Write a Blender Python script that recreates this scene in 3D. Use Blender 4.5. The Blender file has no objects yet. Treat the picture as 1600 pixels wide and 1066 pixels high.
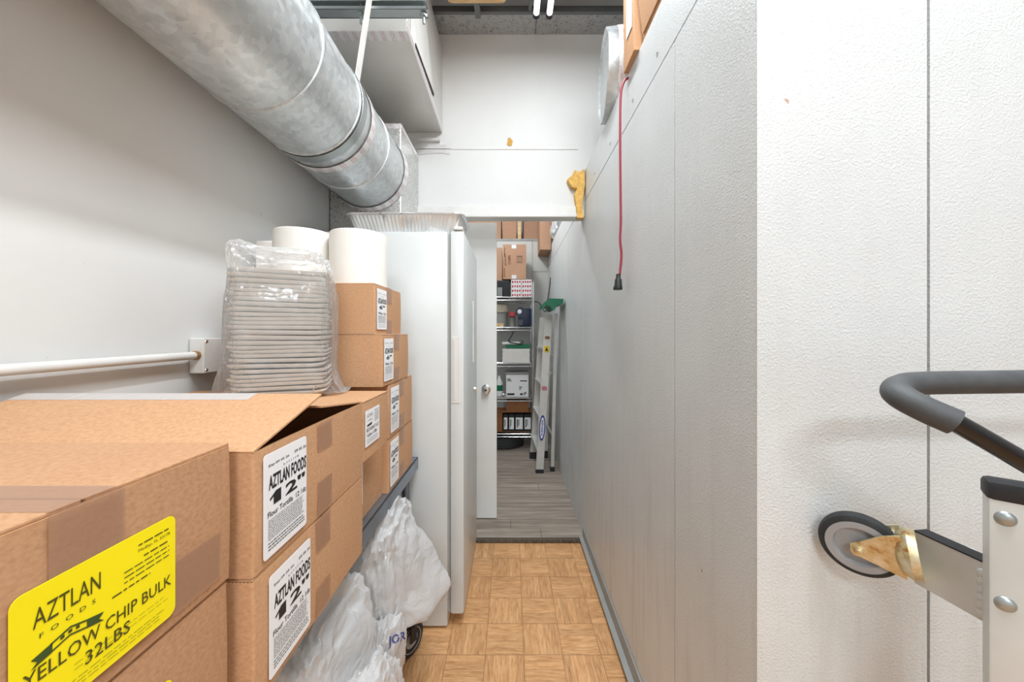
import bpy, bmesh, math, random
from mathutils import Vector, Matrix, noise
from mathutils.bvhtree import BVHTree
random.seed(7)
PI = math.pi
sc = bpy.context.scene
COL = sc.collection

# ------------------------------------------------------------------ camera, world, lights, exposure
F, VX, VY, CH = 560.0, 798.0, 522.0, 1.27
cam_d = bpy.data.cameras.new('camera'); cam = bpy.data.objects.new('camera', cam_d); COL.objects.link(cam)
cam.location = (0, 0, CH); cam.rotation_euler = (PI/2, 0, 0)
cam_d.sensor_width = 36; cam_d.lens = 36*F/1600; cam_d.clip_start = 0.02
cam_d.shift_x = (800-VX)/1600; cam_d.shift_y = (VY-533)/1600
sc.camera = cam
w = bpy.data.worlds.new('world'); sc.world = w; w.use_nodes = True
w.node_tree.nodes['Background'].inputs[0].default_value = (0.8, 0.85, 0.9, 1)
w.node_tree.nodes['Background'].inputs[1].default_value = 0.3
sc.view_settings.view_transform = 'Standard'; sc.view_settings.look = 'None'
sc.view_settings.gamma = 1; sc.view_settings.use_curve_mapping = False
sc.view_settings.exposure = 0.08
E_TUBE, E_STORE = 31.0, 38.0
for _n, _p, _sx, _sy, _pow in (('light_front', (0.62, 0.0, 3.03), 0.55, 1.0, 35), ('fill_rear', (0.1, -2.2, 3.03), 1.1, 0.5, 64)):  # rear lamp is added fill from behind the camera, to flatten contrast
    _l = bpy.data.lights.new(_n, 'AREA'); _l.shape = 'RECTANGLE'; _l.size = _sx; _l.size_y = _sy; _l.energy = _pow
    _l.color = (0.86, 0.94, 1.0)
    _o = bpy.data.objects.new(_n, _l); COL.objects.link(_o); _o.location = _p

def W(px, py, Y):
    return Vector(((px-VX)*Y/F, Y, CH+(VY-py)*Y/F))

# ------------------------------------------------------------------ materials
class NT:
    def __init__(s, name):
        s.m = bpy.data.materials.new(name); s.m.use_nodes = True
        s.t = s.m.node_tree; s.b = s.t.nodes['Principled BSDF']; s.out = s.t.nodes['Material Output']
    def n(s, ty, **kw):
        nd = s.t.nodes.new(ty)
        for k, v in kw.items(): setattr(nd, k, v)
        return nd
    def l(s, a, b): s.t.links.new(a, b)
    def val(s, sock, v):
        if hasattr(v, 'is_output') or isinstance(v, bpy.types.NodeSocket): s.l(v, sock)
        else: sock.default_value = v
    def math(s, op, a, b=0.0, c=0.0):
        nd = s.n('ShaderNodeMath', operation=op)
        s.val(nd.inputs[0], a); s.val(nd.inputs[1], b); s.val(nd.inputs[2], c)
        return nd.outputs[0]
    def coord(s, kind='Object', scale=(1, 1, 1)):
        c = s.n('ShaderNodeTexCoord'); m = s.n('ShaderNodeMapping'); m.inputs['Scale'].default_value = scale
        s.l(c.outputs[kind], m.inputs[0]); return m.outputs[0]
    def noise(s, vec, scale, detail=3, rough=.5, dist=0):
        nd = s.n('ShaderNodeTexNoise'); nd.inputs['Scale'].default_value = scale; nd.inputs['Detail'].default_value = detail
        nd.inputs['Roughness'].default_value = rough; nd.inputs['Distortion'].default_value = dist
        if vec is not None: s.l(vec, nd.inputs['Vector'])
        return nd.outputs[0]
    def ramp(s, fac, stops):
        r = s.n('ShaderNodeValToRGB'); e = r.color_ramp.elements
        while len(e) < len(stops): e.new(0.5)
        for i, (p, c) in enumerate(stops):
            e[i].position = p; e[i].color = (c[0], c[1], c[2], 1)
        s.l(fac, r.inputs[0]); return r.outputs[0]
    def mix(s, fac, a, b, mode='MIX'):
        nd = s.n('ShaderNodeMix', data_type='RGBA', blend_type=mode)
        s.val(nd.inputs[0], fac)
        for i, v in ((6, a), (7, b)):
            if isinstance(v, tuple): v = (v[0], v[1], v[2], 1)
            s.val(nd.inputs[i], v)
        return nd.outputs[2]
    def bump(s, h, strength=.3, dist=.001):
        b = s.n('ShaderNodeBump'); b.inputs['Strength'].default_value = strength; b.inputs['Distance'].default_value = dist
        s.l(h, b.inputs['Height']); s.l(b.outputs[0], s.b.inputs['Normal'])

def rgb(h):
    c = [int(h[i:i+2], 16)/255 for i in (0, 2, 4)]
    return tuple(x/12.92 if x <= .04045 else ((x+.055)/1.055)**2.4 for x in c)

def plain(name, hexc, rough=.5, metal=0, var=.06, scale=12, bump=0, alpha=None, spec=None):
    t = NT(name); c = rgb(hexc); v = t.coord()
    n = t.noise(v, scale, 4)
    t.l(t.ramp(n, [(.3, tuple(x*(1-var) for x in c)), (.7, tuple(min(1, x*(1+var)) for x in c))]), t.b.inputs['Base Color'])
    t.b.inputs['Roughness'].default_value = rough; t.b.inputs['Metallic'].default_value = metal
    if spec is not None: t.b.inputs['Specular IOR Level'].default_value = spec
    if bump: t.bump(t.noise(v, scale*8, 3), bump)
    if alpha is not None: t.b.inputs['Alpha'].default_value = alpha
    return t.m

def m_wall():
    t = NT('white_wall_paint'); v = t.coord()
    a = t.noise(v, 1.2, 5, .6)
    c = t.ramp(a, [(.3, rgb('d6d6d4')), (.7, rgb('e1e1df'))])
    sp = t.noise(v, 34, 2, .5)
    c = t.mix(t.ramp(sp, [(.76, (0, 0, 0)), (.80, (.5, .5, .5))]), c, rgb('b5aea4'))
    t.l(c, t.b.inputs['Base Color']); t.b.inputs['Roughness'].default_value = .55
    t.bump(t.noise(v, 60, 3), .12, .001); return t.m

def m_cooler():
    t = NT('embossed_white_metal'); v = t.coord()
    a = t.noise(v, 2.2, 6, .65)
    c = t.ramp(a, [(.28, rgb('d6d9d9')), (.72, rgb('e1e4e4'))])
    sz = t.n('ShaderNodeSeparateXYZ'); t.l(t.coord(), sz.inputs[0])
    vs = t.coord(scale=(9, 9, .7)); st = t.noise(vs, 3, 4, .6)
    low = t.math('MULTIPLY', t.math('SUBTRACT', 1.0, t.math('MULTIPLY', sz.outputs[2], .8), 0), .55)
    f = t.math('MULTIPLY', t.ramp(st, [(.5, (0, 0, 0)), (.75, (1, 1, 1))]), t.math('MAXIMUM', low, .06))
    c = t.mix(f, c, rgb('b3aaa0'))
    rs = t.noise(v, 22, 2, .4)
    c = t.mix(t.ramp(rs, [(.785, (0, 0, 0)), (.81, (.7, .7, .7))]), c, rgb('b3764e'))
    t.l(c, t.b.inputs['Base Color'])
    t.b.inputs['Roughness'].default_value = .42; t.b.inputs['Metallic'].default_value = .1
    vo = t.n('ShaderNodeTexVoronoi', feature='SMOOTH_F1'); vo.inputs['Scale'].default_value = 230; t.l(v, vo.inputs['Vector'])
    dn = t.noise(v, 300, 2)
    t.bump(t.math('ADD', vo.outputs['Distance'], t.math('MULTIPLY', dn, .8)), .42, .0016)
    return t.m

def m_galv(name='galvanised_steel', base='d3d7d8', rough=.36, spangle=60, wrink=0):
    t = NT(name); v = t.coord()
    vo = t.n('ShaderNodeTexVoronoi'); vo.inputs['Scale'].default_value = spangle; t.l(v, vo.inputs['Vector'])
    sp = t.n('ShaderNodeSeparateColor'); t.l(vo.outputs['Color'], sp.inputs[0])
    c0 = rgb(base); mixn = t.math('ADD', t.math('MULTIPLY', sp.outputs[0], .35), t.math('MULTIPLY', t.noise(v, 5, 5, .6), .65))
    c = t.ramp(mixn, [(.2, tuple(x*.78 for x in c0)), (.8, tuple(min(1, x*1.12) for x in c0))])
    ds = t.noise(v, 14, 2, .4)
    c = t.mix(t.ramp(ds, [(.74, (0, 0, 0)), (.78, (.8, .8, .8))]), c, rgb('6e6a60'))
    t.l(c, t.b.inputs['Base Color']); t.b.inputs['Metallic'].default_value = .7
    t.l(t.math('ADD', rough-.06, t.math('MULTIPLY', sp.outputs[1], .14)), t.b.inputs['Roughness'])
    if wrink: t.bump(t.noise(v, wrink, 5, .65, .6), .7, .004)
    else: t.bump(t.noise(v, 8, 3), .15, .003)
    return t.m

def m_card(name='cardboard', base='c99c76', dark='b4855f'):
    t = NT(name); v = t.coord(scale=(1, 1, 1.5)); n = t.noise(v, 170, 4, .6); n2 = t.noise(t.coord(), 3.5, 3)
    c = t.ramp(n, [(.25, rgb(dark)), (.62, rgb(base))])
    c = t.mix(t.ramp(n2, [(.3, (0, 0, 0)), (.7, (.22, .22, .22))]), c, rgb('d0a883'))
    t.l(c, t.b.inputs['Base Color']); t.b.inputs['Roughness'].default_value = .72
    t.b.inputs['Specular IOR Level'].default_value = .3
    t.bump(n, .15, .0006); return t.m

def m_parquet():
    t = NT('parquet_tile'); S = .1524; X0 = .052; Y0 = 1.418
    tc = t.n('ShaderNodeTexCoord'); sp = t.n('ShaderNodeSeparateXYZ'); t.l(tc.outputs['Object'], sp.inputs[0])
    u = t.math('DIVIDE', t.math('SUBTRACT', sp.outputs[0], X0), S); q = t.math('DIVIDE', t.math('SUBTRACT', sp.outputs[1], Y0), S)
    fu = t.math('FLOOR', u); fq = t.math('FLOOR', q)
    par = t.math('PINGPONG', t.math('ADD', fu, fq), 1.0)          # 0 / 1
    ru = t.math('SUBTRACT', u, fu); rq = t.math('SUBTRACT', q, fq)
    def sel(a, b): return t.math('ADD', t.math('MULTIPLY', a, t.math('SUBTRACT', 1, par)), t.math('MULTIPLY', b, par))
    across = sel(ru, rq); along = sel(rq, ru)
    strip = t.math('FLOOR', t.math('MULTIPLY', across, 5))
    cid = t.n('ShaderNodeCombineXYZ'); t.l(fu, cid.inputs[0]); t.l(fq, cid.inputs[1]); t.l(strip, cid.inputs[2])
    wn = t.n('ShaderNodeTexWhiteNoise', noise_dimensions='3D'); t.l(cid.outputs[0], wn.inputs['Vector'])
    gv = t.n('ShaderNodeCombineXYZ')
    t.l(t.math('MULTIPLY', across, 9), gv.inputs[0]); t.l(t.math('MULTIPLY', along, 1.1), gv.inputs[1])
    t.l(t.math('MULTIPLY', wn.outputs[0], 40), gv.inputs[2])
    g = t.noise(gv.outputs[0], 2.2, 5, .62, .4)
    c = t.ramp(g, [(.3, rgb('bb8557')), (.5, rgb('d9a673')), (.72, rgb('e8bf90'))])
    tone = t.ramp(wn.outputs[0], [(0, (.86, .82, .78)), (1, (1.06, 1.04, 1.02))])
    c = t.mix(1.0, c, tone, 'MULTIPLY')
    def edge(x, wd): return t.math('LESS_THAN', t.math('MINIMUM', x, t.math('SUBTRACT', 1, x)), wd)
    e = t.math('MAXIMUM', edge(ru, .010), edge(rq, .010))
    s5 = t.math('FRACT', t.math('MULTIPLY', across, 5)); e2 = t.math('MULTIPLY', edge(s5, .035), .25)
    c = t.mix(t.math('MAXIMUM', t.math('MULTIPLY', e, .55), e2), c, rgb('7a4a28'))
    dirt = t.noise(tc.outputs['Object'], 30, 3, .6)
    c = t.mix(t.ramp(dirt, [(.735, (0, 0, 0)), (.775, (.85, .85, .85))]), c, rgb('4a3020'))
    t.l(c, t.b.inputs['Base Color']); t.b.inputs['Roughness'].default_value = .42
    t.bump(g, .08, .001); return t.m

def m_plank():
    t = NT('grey_plank'); PW = .115
    tc = t.n('ShaderNodeTexCoord'); sp = t.n('ShaderNodeSeparateXYZ'); t.l(tc.outputs['Object'], sp.inputs[0])
    q = t.math('DIVIDE', sp.outputs[1], PW); fq = t.math('FLOOR', q); rq = t.math('SUBTRACT', q, fq)
    wn = t.n('ShaderNodeTexWhiteNoise', noise_dimensions='1D'); t.l(fq, wn.inputs['W'])
    gv = t.n('ShaderNodeCombineXYZ'); t.l(t.math('MULTIPLY', sp.outputs[0], 1.6), gv.inputs[0])
    t.l(t.math('MULTIPLY', sp.outputs[1], 22), gv.inputs[1]); t.l(t.math('MULTIPLY', wn.outputs[0], 30), gv.inputs[2])
    g = t.noise(gv.outputs[0], 1.6, 5, .6, .5)
    c = t.ramp(g, [(.28, rgb('7f7468')), (.5, rgb('a3968a')), (.74, rgb('c0b5a9'))])
    c = t.mix(1.0, c, t.ramp(wn.outputs[0], [(0, (.82, .8, .78)), (1, (1.04, 1.04, 1.03))]), 'MULTIPLY')
    e = t.math('LESS_THAN', rq, .03)
    xo = t.math('FRACT', t.math('ADD', t.math('DIVIDE', sp.outputs[0], 1.1), wn.outputs[0])); e = t.math('MAXIMUM', e, t.math('LESS_THAN', xo, .004))
    c = t.mix(t.math('MULTIPLY', e, .7), c, rgb('4b4038'))
    t.l(c, t.b.inputs['Base Color']); t.b.inputs['Roughness'].default_value = .5; return t.m

def m_acoustic():
    t = NT('acoustic_tile'); v = t.coord()
    n = t.noise(v, 55, 5, .75, 1.0)
    t.l(t.ramp(n, [(.34, rgb('6d6f70')), (.46, rgb('a8a9a9')), (.7, rgb('b9baba'))]), t.b.inputs['Base Color'])
    t.b.inputs['Roughness'].default_value = .9; t.bump(n, .5, .004); return t.m

def m_bag(name='bag_plastic', alpha=.14, tint='f6f5f5', rough=.14, b=.3, edge=.45):
    t = NT(name); v = t.coord()
    d = t.n('ShaderNodeBsdfTranslucent'); d.inputs[0].default_value = (*rgb(tint), 1)
    df = t.n('ShaderNodeBsdfDiffuse'); df.inputs[0].default_value = (*rgb(tint), 1)
    gl = t.n('ShaderNodeBsdfGlossy'); gl.inputs['Roughness'].default_value = rough
    tr = t.n('ShaderNodeBsdfTransparent')
    wob = t.n('ShaderNodeTexNoise'); wob.inputs['Scale'].default_value = 7; wob.inputs['Detail'].default_value = 3; t.l(v, wob.inputs['Vector'])
    ad = t.n('ShaderNodeVectorMath', operation='MULTIPLY_ADD'); t.l(wob.outputs['Color'], ad.inputs[0]); ad.inputs[1].default_value = (.16, .16, .16); t.l(v, ad.inputs[2])
    vo = t.n('ShaderNodeTexVoronoi', feature='DISTANCE_TO_EDGE'); vo.inputs['Scale'].default_value = 10; t.l(ad.outputs[0], vo.inputs['Vector'])
    vo2 = t.n('ShaderNodeTexVoronoi', feature='DISTANCE_TO_EDGE'); vo2.inputs['Scale'].default_value = 26; t.l(ad.outputs[0], vo2.inputs['Vector'])
    cr = t.math('ADD', t.math('MINIMUM', vo.outputs['Distance'], .25), t.math('MULTIPLY', vo2.outputs['Distance'], .3))
    bp = t.n('ShaderNodeBump'); bp.inputs['Strength'].default_value = b; bp.inputs['Distance'].default_value = .03
    t.l(cr, bp.inputs['Height'])
    for nd in (d, df, gl): t.l(bp.outputs[0], nd.inputs['Normal'])
    m1 = t.n('ShaderNodeMixShader'); m1.inputs[0].default_value = .55; t.l(d.outputs[0], m1.inputs[1]); t.l(df.outputs[0], m1.inputs[2])
    lw = t.n('ShaderNodeLayerWeight'); lw.inputs[0].default_value = .3
    m2 = t.n('ShaderNodeMixShader')
    t.l(t.math('MINIMUM', 1.0, t.math('ADD', alpha, t.math('MULTIPLY', lw.outputs['Facing'], edge))), m2.inputs[0])
    t.l(tr.outputs[0], m2.inputs[1]); t.l(m1.outputs[0], m2.inputs[2])
    m3 = t.n('ShaderNodeMixShader'); fr = t.n('ShaderNodeFresnel'); fr.inputs[0].default_value = 1.4; t.l(bp.outputs[0], fr.inputs['Normal'])
    t.l(t.math('ADD', .02, t.math('MULTIPLY', fr.outputs[0], .6)), m3.inputs[0])
    t.l(m2.outputs[0], m3.inputs[1]); t.l(gl.outputs[0], m3.inputs[2]); t.l(m3.outputs[0], t.out.inputs[0])
    return t.m

def m_tape():
    t = NT('clear_tape'); t.b.inputs['Base Color'].default_value = (*rgb('bd957a'), 1)
    t.b.inputs['Roughness'].default_value = .14; t.b.inputs['Alpha'].default_value = .34
    t.bump(t.noise(t.coord(), 35, 4), .3, .002); return t.m

def m_emit(name, strength, col=(1, .98, .95)):
    t = NT(name); t.b.inputs['Emission Color'].default_value = (*col, 1); t.b.inputs['Emission Strength'].default_value = strength
    t.b.inputs['Base Color'].default_value = (.9, .9, .9, 1); return t.m

def m_ptape(kind):
    t = NT('printed_foil_tape_'+kind); tc = t.n('ShaderNodeTexCoord'); sp = t.n('ShaderNodeSeparateXYZ'); t.l(tc.outputs['Object'], sp.inputs[0])
    if kind == 'round': a = t.math('MULTIPLY', t.math('ARCTAN2', sp.outputs[2], sp.outputs[0]), 26/(2*PI))
    else: a = t.math('MULTIPLY', t.math('ADD', sp.outputs[0], sp.outputs[2]), 26)
    f = t.math('FRACT', a); g = t.math('LESS_THAN', f, .5); h = t.math('LESS_THAN', t.math('FRACT', t.math('MULTIPLY', f, 6.2)), .5)
    nz = t.noise(t.coord(scale=(60, 60, 60)), 6, 3); m = t.math('MULTIPLY', t.math('MULTIPLY', g, h), t.math('GREATER_THAN', nz, .46))
    t.l(t.mix(t.math('MULTIPLY', m, .8), rgb('e4e2e1'), rgb('b0707c')), t.b.inputs['Base Color'])
    t.b.inputs['Metallic'].default_value = .3; t.b.inputs['Roughness'].default_value = .35; return t.m
def m_corr():
    t = NT('corrugated_edge'); wv = t.n('ShaderNodeTexWave', wave_type='BANDS'); wv.inputs['Scale'].default_value = 60
    t.l(t.coord(), wv.inputs['Vector'])
    t.l(t.ramp(wv.outputs['Fac'], [(.2, rgb('6b4a2d')), (.7, rgb('c29468'))]), t.b.inputs['Base Color']); t.b.inputs['Roughness'].default_value = .9
    return t.m

M = dict(wall=m_wall(), cooler=m_cooler(), galv=m_galv(), foil=m_galv('foil_faced_board', 'd2d2cf', .3, 120, 30), board=plain('pale_foil_board', 'd9d7d2', .42, .35, .04, 6, .2), card=m_card(),
    card2=m_card('cardboard_pink', 'bd9479', 'a07a63'), card3=m_card('cardboard_front_box', 'c0936f', 'a97c59'),
    parquet=m_parquet(), plank=m_plank(), acoustic=m_acoustic(), bag=m_bag(), bagw=m_bag('white_bag_plastic', .72, 'fdfcfc', .2, .32),
    tape=m_tape(), corr=m_corr(), trimgrey=plain('dirty_grey_angle', 'b9bab2', .5, .1, .2, 25),
    trim=plain('white_trim_paint', 'dedcd8', .4), door=plain('white_door_paint', 'e8e8e5', .38, 0, .03, 4),
    freezer=plain('white_enamel', 'd3d6d5', .32, 0, .025, 5), gasket=plain('grey_gasket', '9b9c99', .6),
    alu=plain('brushed_aluminium', 'cfcec9', .45, .35, .08, 9, .1), steel=plain('blue_grey_steel', '8b95a2', .36, .8, .12, 14, .1),
    chrome=plain('chrome', 'd5d5d5', .18, 1, .04), darkmetal=plain('dark_metal', '34363a', .5, .5, .2),
    strut=plain('zinc_channel', 'aab0b0', .38, .8, .08), foam=plain('foam_grip', '4a4b4c', .62, 0, .14, 40, .2),
    gloss=plain('black_gloss_tube', '151518', .16, 0, .1), black=plain('black_rubber', '232427', .6, 0, .2, 40),
    tread=plain('tyre_rubber', '2b2c2d', .75, 0, .25, 50, .4), hub=plain('grey_wheel_hub', 'a2a3a6', .5, 0, .08),
    gold=None, label=plain('label_paper', 'f1f1f3', .45, 0, .01), ylabel=plain('yellow_label', 'fbe70a', .3, 0, .03, 6),
    ink=plain('label_ink', '1d1d20', .5), inkg=plain('faint_ink', '77777c', .6), yink=plain('dark_olive_ink', '4d4a12', .5), green_ink=plain('green_ink', '3c4f1e', .5),
    paper=plain('paper_roll', 'eeeae3', .8, 0, .02), core=plain('core_card', 'a98d70', .9), foamw=plain('foam_container', 'f1eee9', .55, 0, .02),
    cord=plain('red_cord', '9c2438', .42, 0, .12, 30), plug=plain('black_plug', '1e2320', .5), pfoam=plain('expanding_foam', 'dcae5c', .75, 0, .22, 45, .8),
    glue=plain('dried_glue', 'c99a48', .7, 0, .2, 60), alutape=plain('foil_tape_print', 'e2e0df', .35, .35, .05), pinkink=plain('pink_ink', 'b98088', .6),
    white=plain('white_plastic', 'eeeeee', .4, 0, .02), green=plain('green_plastic', '0c7350', .45), blue=plain('navy_plastic', '1f2a46', .35),
    redc=plain('red_print', 'b23440', .5), brown=plain('brown_card', '8a5a36', .8, 0, .1), wood=None, grey=plain('grey_plastic', '8b8c88', .6, 0, .1),
    beige=plain('beige_plastic', 'b5ad98', .6), dark=plain('dark_deck', '26282a', .9, 0, .2), grid=plain('grid_grey', '6f7374', .5, .2),
    blueink=plain('blue_ink', '2b3f96', .5), yellow=plain('yellow_sticker', 'e6c92c', .5), rust=plain('rusty_screw', 'a07a50', .6, .4, .3, 80),
    frp=plain('grey_storage_wall', 'c9c9c4', .5, 0, .04, 3), thresh=plain('dirty_threshold', '5a5044', .85, 0, .45, 90, .5))
def m_gold():
    t = NT('zinc_yellow_plating'); v = t.coord(); n = t.noise(v, 45, 5, .65)
    c = t.ramp(n, [(.33, rgb('b07a42')), (.44, rgb('cdbb90')), (.65, rgb('e0d8c0'))])
    t.l(c, t.b.inputs['Base Color']); t.b.inputs['Metallic'].default_value = .7; t.b.inputs['Roughness'].default_value = .38; return t.m
M['gold'] = m_gold(); M['rtape'] = m_ptape('round'); M['ftape'] = m_ptape('flat')
def m_wood():
    t = NT('pine_board'); n = t.noise(t.coord(scale=(2, 12, 12)), 4, 5, .6, .6)
    t.l(t.ramp(n, [(.3, rgb('c99a63')), (.7, rgb('ecd0a2'))]), t.b.inputs['Base Color']); t.b.inputs['Roughness'].default_value = .6; return t.m
M['wood'] = m_wood()

# ------------------------------------------------------------------ object helpers
def tmat(o):
    m = Matrix.Translation(o.location) @ o.rotation_euler.to_matrix().to_4x4()
    return tmat(o.parent) @ m if o.parent else m
def thing(name, label, cat, loc, rotz=0, group=None):
    o = bpy.data.objects.new(name, None); COL.objects.link(o); o.location = loc; o.rotation_euler = (0, 0, rotz)
    o.empty_display_size = .05
    o['label'] = label; o['category'] = cat
    if group: o['group'] = group
    return o
def obj(name, bm, mats, parent=None, smooth=False, label=None, cat=None, group=None, kind=None, local=False):
    if not isinstance(mats, (list, tuple)): mats = [mats]
    me = bpy.data.meshes.new(name)
    o = bpy.data.objects.new(name, me); COL.objects.link(o)
    if parent:
        o.parent = parent
        if not local: bm.transform(tmat(parent).inverted())
    elif kind != 'structure':
        xs = [v.co for v in bm.verts]
        c = Vector(((min(v.x for v in xs)+max(v.x for v in xs))/2, (min(v.y for v in xs)+max(v.y for v in xs))/2, min(v.z for v in xs)))
        bm.transform(Matrix.Translation(-c)); o.location = c
    bm.normal_update(); bm.to_mesh(me); bm.free()
    for m in mats: me.materials.append(m if not isinstance(m, str) else M[m])
    if smooth:
        me.polygons.foreach_set('use_smooth', [True]*len(me.polygons))
        me.set_sharp_from_angle(angle=math.radians(38))
    for k, v in (('label', label), ('category', cat), ('group', group), ('kind', kind)):
        if v: o[k] = v
    return o
def struct(name, bm, mats, smooth=False): return obj(name, bm, mats, None, smooth, kind='structure')
B = bmesh.new
def box(bm, x0, x1, y0, y1, z0, z1, bev=0, mi=0, mat=None):
    vs = [bm.verts.new(p) for p in ((x0,y0,z0),(x1,y0,z0),(x1,y1,z0),(x0,y1,z0),(x0,y0,z1),(x1,y0,z1),(x1,y1,z1),(x0,y1,z1))]
    fs = [bm.faces.new([vs[i] for i in f]) for f in ((0,3,2,1),(4,5,6,7),(0,1,5,4),(1,2,6,5),(2,3,7,6),(3,0,4,7))]
    for f in fs: f.material_index = mi
    if mat: bmesh.ops.transform(bm, matrix=mat, verts=vs)
    if bev:
        es = list({e for f in fs for e in f.edges})
        bmesh.ops.bevel(bm, geom=es, offset=bev, segments=2, affect='EDGES', profile=.5, material=mi)
    return bm
def bx(*a, **k): return box(B(), *a, **k)
def frame_of(d, up=Vector((0, 0, 1))):
    d = d.normalized()
    if abs(d.dot(up)) > .98: up = Vector((0, 1, 0))
    s = d.cross(up).normalized(); u = s.cross(d).normalized()
    return s, u
def bar(bm, p0, p1, w_, t_, up=Vector((0, 0, 1)), mi=0, bev=0):
    p0 = Vector(p0); p1 = Vector(p1); s, u = frame_of(p1-p0, up); L = (p1-p0).length; d = (p1-p0).normalized()
    m = Matrix((( s.x, d.x, u.x, p0.x), (s.y, d.y, u.y, p0.y), (s.z, d.z, u.z, p0.z), (0, 0, 0, 1)))
    return box(bm, -w_/2, w_/2, 0, L, -t_/2, t_/2, bev, mi, m)
def tube(bm, pts, r, seg=12, mi=0, cap=True):
    pts = [Vector(p) for p in pts]; n = len(pts); rs = r if isinstance(r, (list, tuple)) else [r]*n
    rings = []; u = None
    for i, p in enumerate(pts):
        d = (pts[min(i+1, n-1)]-pts[max(i-1, 0)]).normalized()
        if u is None: s, u = frame_of(d)
        else:
            u = (u-d*u.dot(d)).normalized(); s = d.cross(u)
        rings.append([bm.verts.new(p+(s*math.cos(2*PI*k/seg)+u*math.sin(2*PI*k/seg))*rs[i]) for k in range(seg)])
    for a, b in zip(rings, rings[1:]):
        for k in range(seg):
            f = bm.faces.new((a[k], a[(k+1) % seg], b[(k+1) % seg], b[k])); f.material_index = mi
    if cap:
        f = bm.faces.new(rings[0][::-1]); f.material_index = mi
        f = bm.faces.new(rings[-1]); f.material_index = mi
    return bm
def smooth_pts(pts, n=8):
    pts = [Vector(p) for p in pts]; out = []
    for i in range(len(pts)-1):
        p0 = pts[max(i-1, 0)]; p1 = pts[i]; p2 = pts[i+1]; p3 = pts[min(i+2, len(pts)-1)]
        for k in range(n):
            t = k/n
            out.append(.5*((2*p1)+(-p0+p2)*t+(2*p0-5*p1+4*p2-p3)*t*t+(-p0+3*p1-3*p2+p3)*t**3))
    out.append(pts[-1]); return out
def lathe(bm, prof, origin, axis=Vector((0, 0, 1)), seg=32, mi=0, closed=False, a0=0, a1=2*PI):
    origin = Vector(origin); axis = Vector(axis).normalized(); s, u = frame_of(axis)
    full = abs(a1-a0-2*PI) < 1e-6; m = seg if full else seg+1
    rings = []
    for r, h in prof:
        if r < 1e-6: rings.append([bm.verts.new(origin+axis*h)]); continue
        rings.append([bm.verts.new(origin+axis*h+(s*math.cos(a0+(a1-a0)*k/seg)+u*math.sin(a0+(a1-a0)*k/seg))*r) for k in range(m)])
    pr = list(zip(rings, rings[1:]))
    if closed: pr.append((rings[-1], rings[0]))
    for a, b in pr:
        for k in range(seg if full else seg):
            k2 = (k+1) % m
            if len(a) == 1 and len(b) == 1: continue
            if len(a) == 1: f = bm.faces.new((a[0], b[k2], b[k]))
            elif len(b) == 1: f = bm.faces.new((a[k], a[k2], b[0]))
            else: f = bm.faces.new((a[k], a[k2], b[k2], b[k]))
            f.material_index = mi
    bmesh.ops.recalc_face_normals(bm, faces=bm.faces)
    return bm
def prism(bm, poly, O, U, V, depth, mi=0):
    """polygon poly (u,v) on plane O,U,V extruded along -U x V by depth"""
    O = Vector(O); U = Vector(U).normalized(); V = Vector(V).normalized(); N = U.cross(V)
    a = [bm.verts.new(O+U*p[0]+V*p[1]) for p in poly]; b = [bm.verts.new(O+U*p[0]+V*p[1]-N*depth) for p in poly]
    f = bm.faces.new(a); f.material_index = mi
    f = bm.faces.new(b[::-1]); f.material_index = mi
    n = len(poly)
    for i in range(n):
        f = bm.faces.new((a[i], b[i], b[(i+1) % n], a[(i+1) % n])); f.material_index = mi
    bmesh.ops.recalc_face_normals(bm, faces=bm.faces)
    return bm
def rrect(w_, h_, r, n=5, u0=0, v0=0):
    pts = []
    for cx, cy, a in ((w_-r, r, -PI/2), (w_-r, h_-r, 0), (r, h_-r, PI/2), (r, r, PI)):
        for k in range(n+1):
            t = a+PI/2*k/n; pts.append((u0+cx+r*math.cos(t), v0+cy+r*math.sin(t)))
    return pts

# ---- text
def text_into(bm, s, O, U, V, u0, u1, v0, v1, bold=0, mi=0, shear=0):
    cu = bpy.data.curves.new('t', 'FONT'); cu.body = s; cu.size = 1; cu.offset = bold; cu.shear = shear; cu.resolution_u = 2
    o = bpy.data.objects.new('t', cu); COL.objects.link(o)
    dg = bpy.context.evaluated_depsgraph_get(); me = o.evaluated_get(dg).to_mesh()
    if len(me.vertices):
        xs = [v.co.x for v in me.vertices]; ys = [v.co.y for v in me.vertices]
        ax, bx_, ay, by = min(xs), max(xs), min(ys), max(ys)
        vs = []
        for v in me.vertices:
            u = u0+(v.co.x-ax)/(bx_-ax)*(u1-u0); q = v0+(v.co.y-ay)/(by-ay)*(v1-v0)
            vs.append(bm.verts.new(O+U*u+V*q))
        for p in me.polygons:
            try: f = bm.faces.new([vs[i] for i in p.vertices]); f.material_index = mi
            except ValueError: pass
    bpy.data.objects.remove(o); bpy.data.curves.remove(cu)
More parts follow.
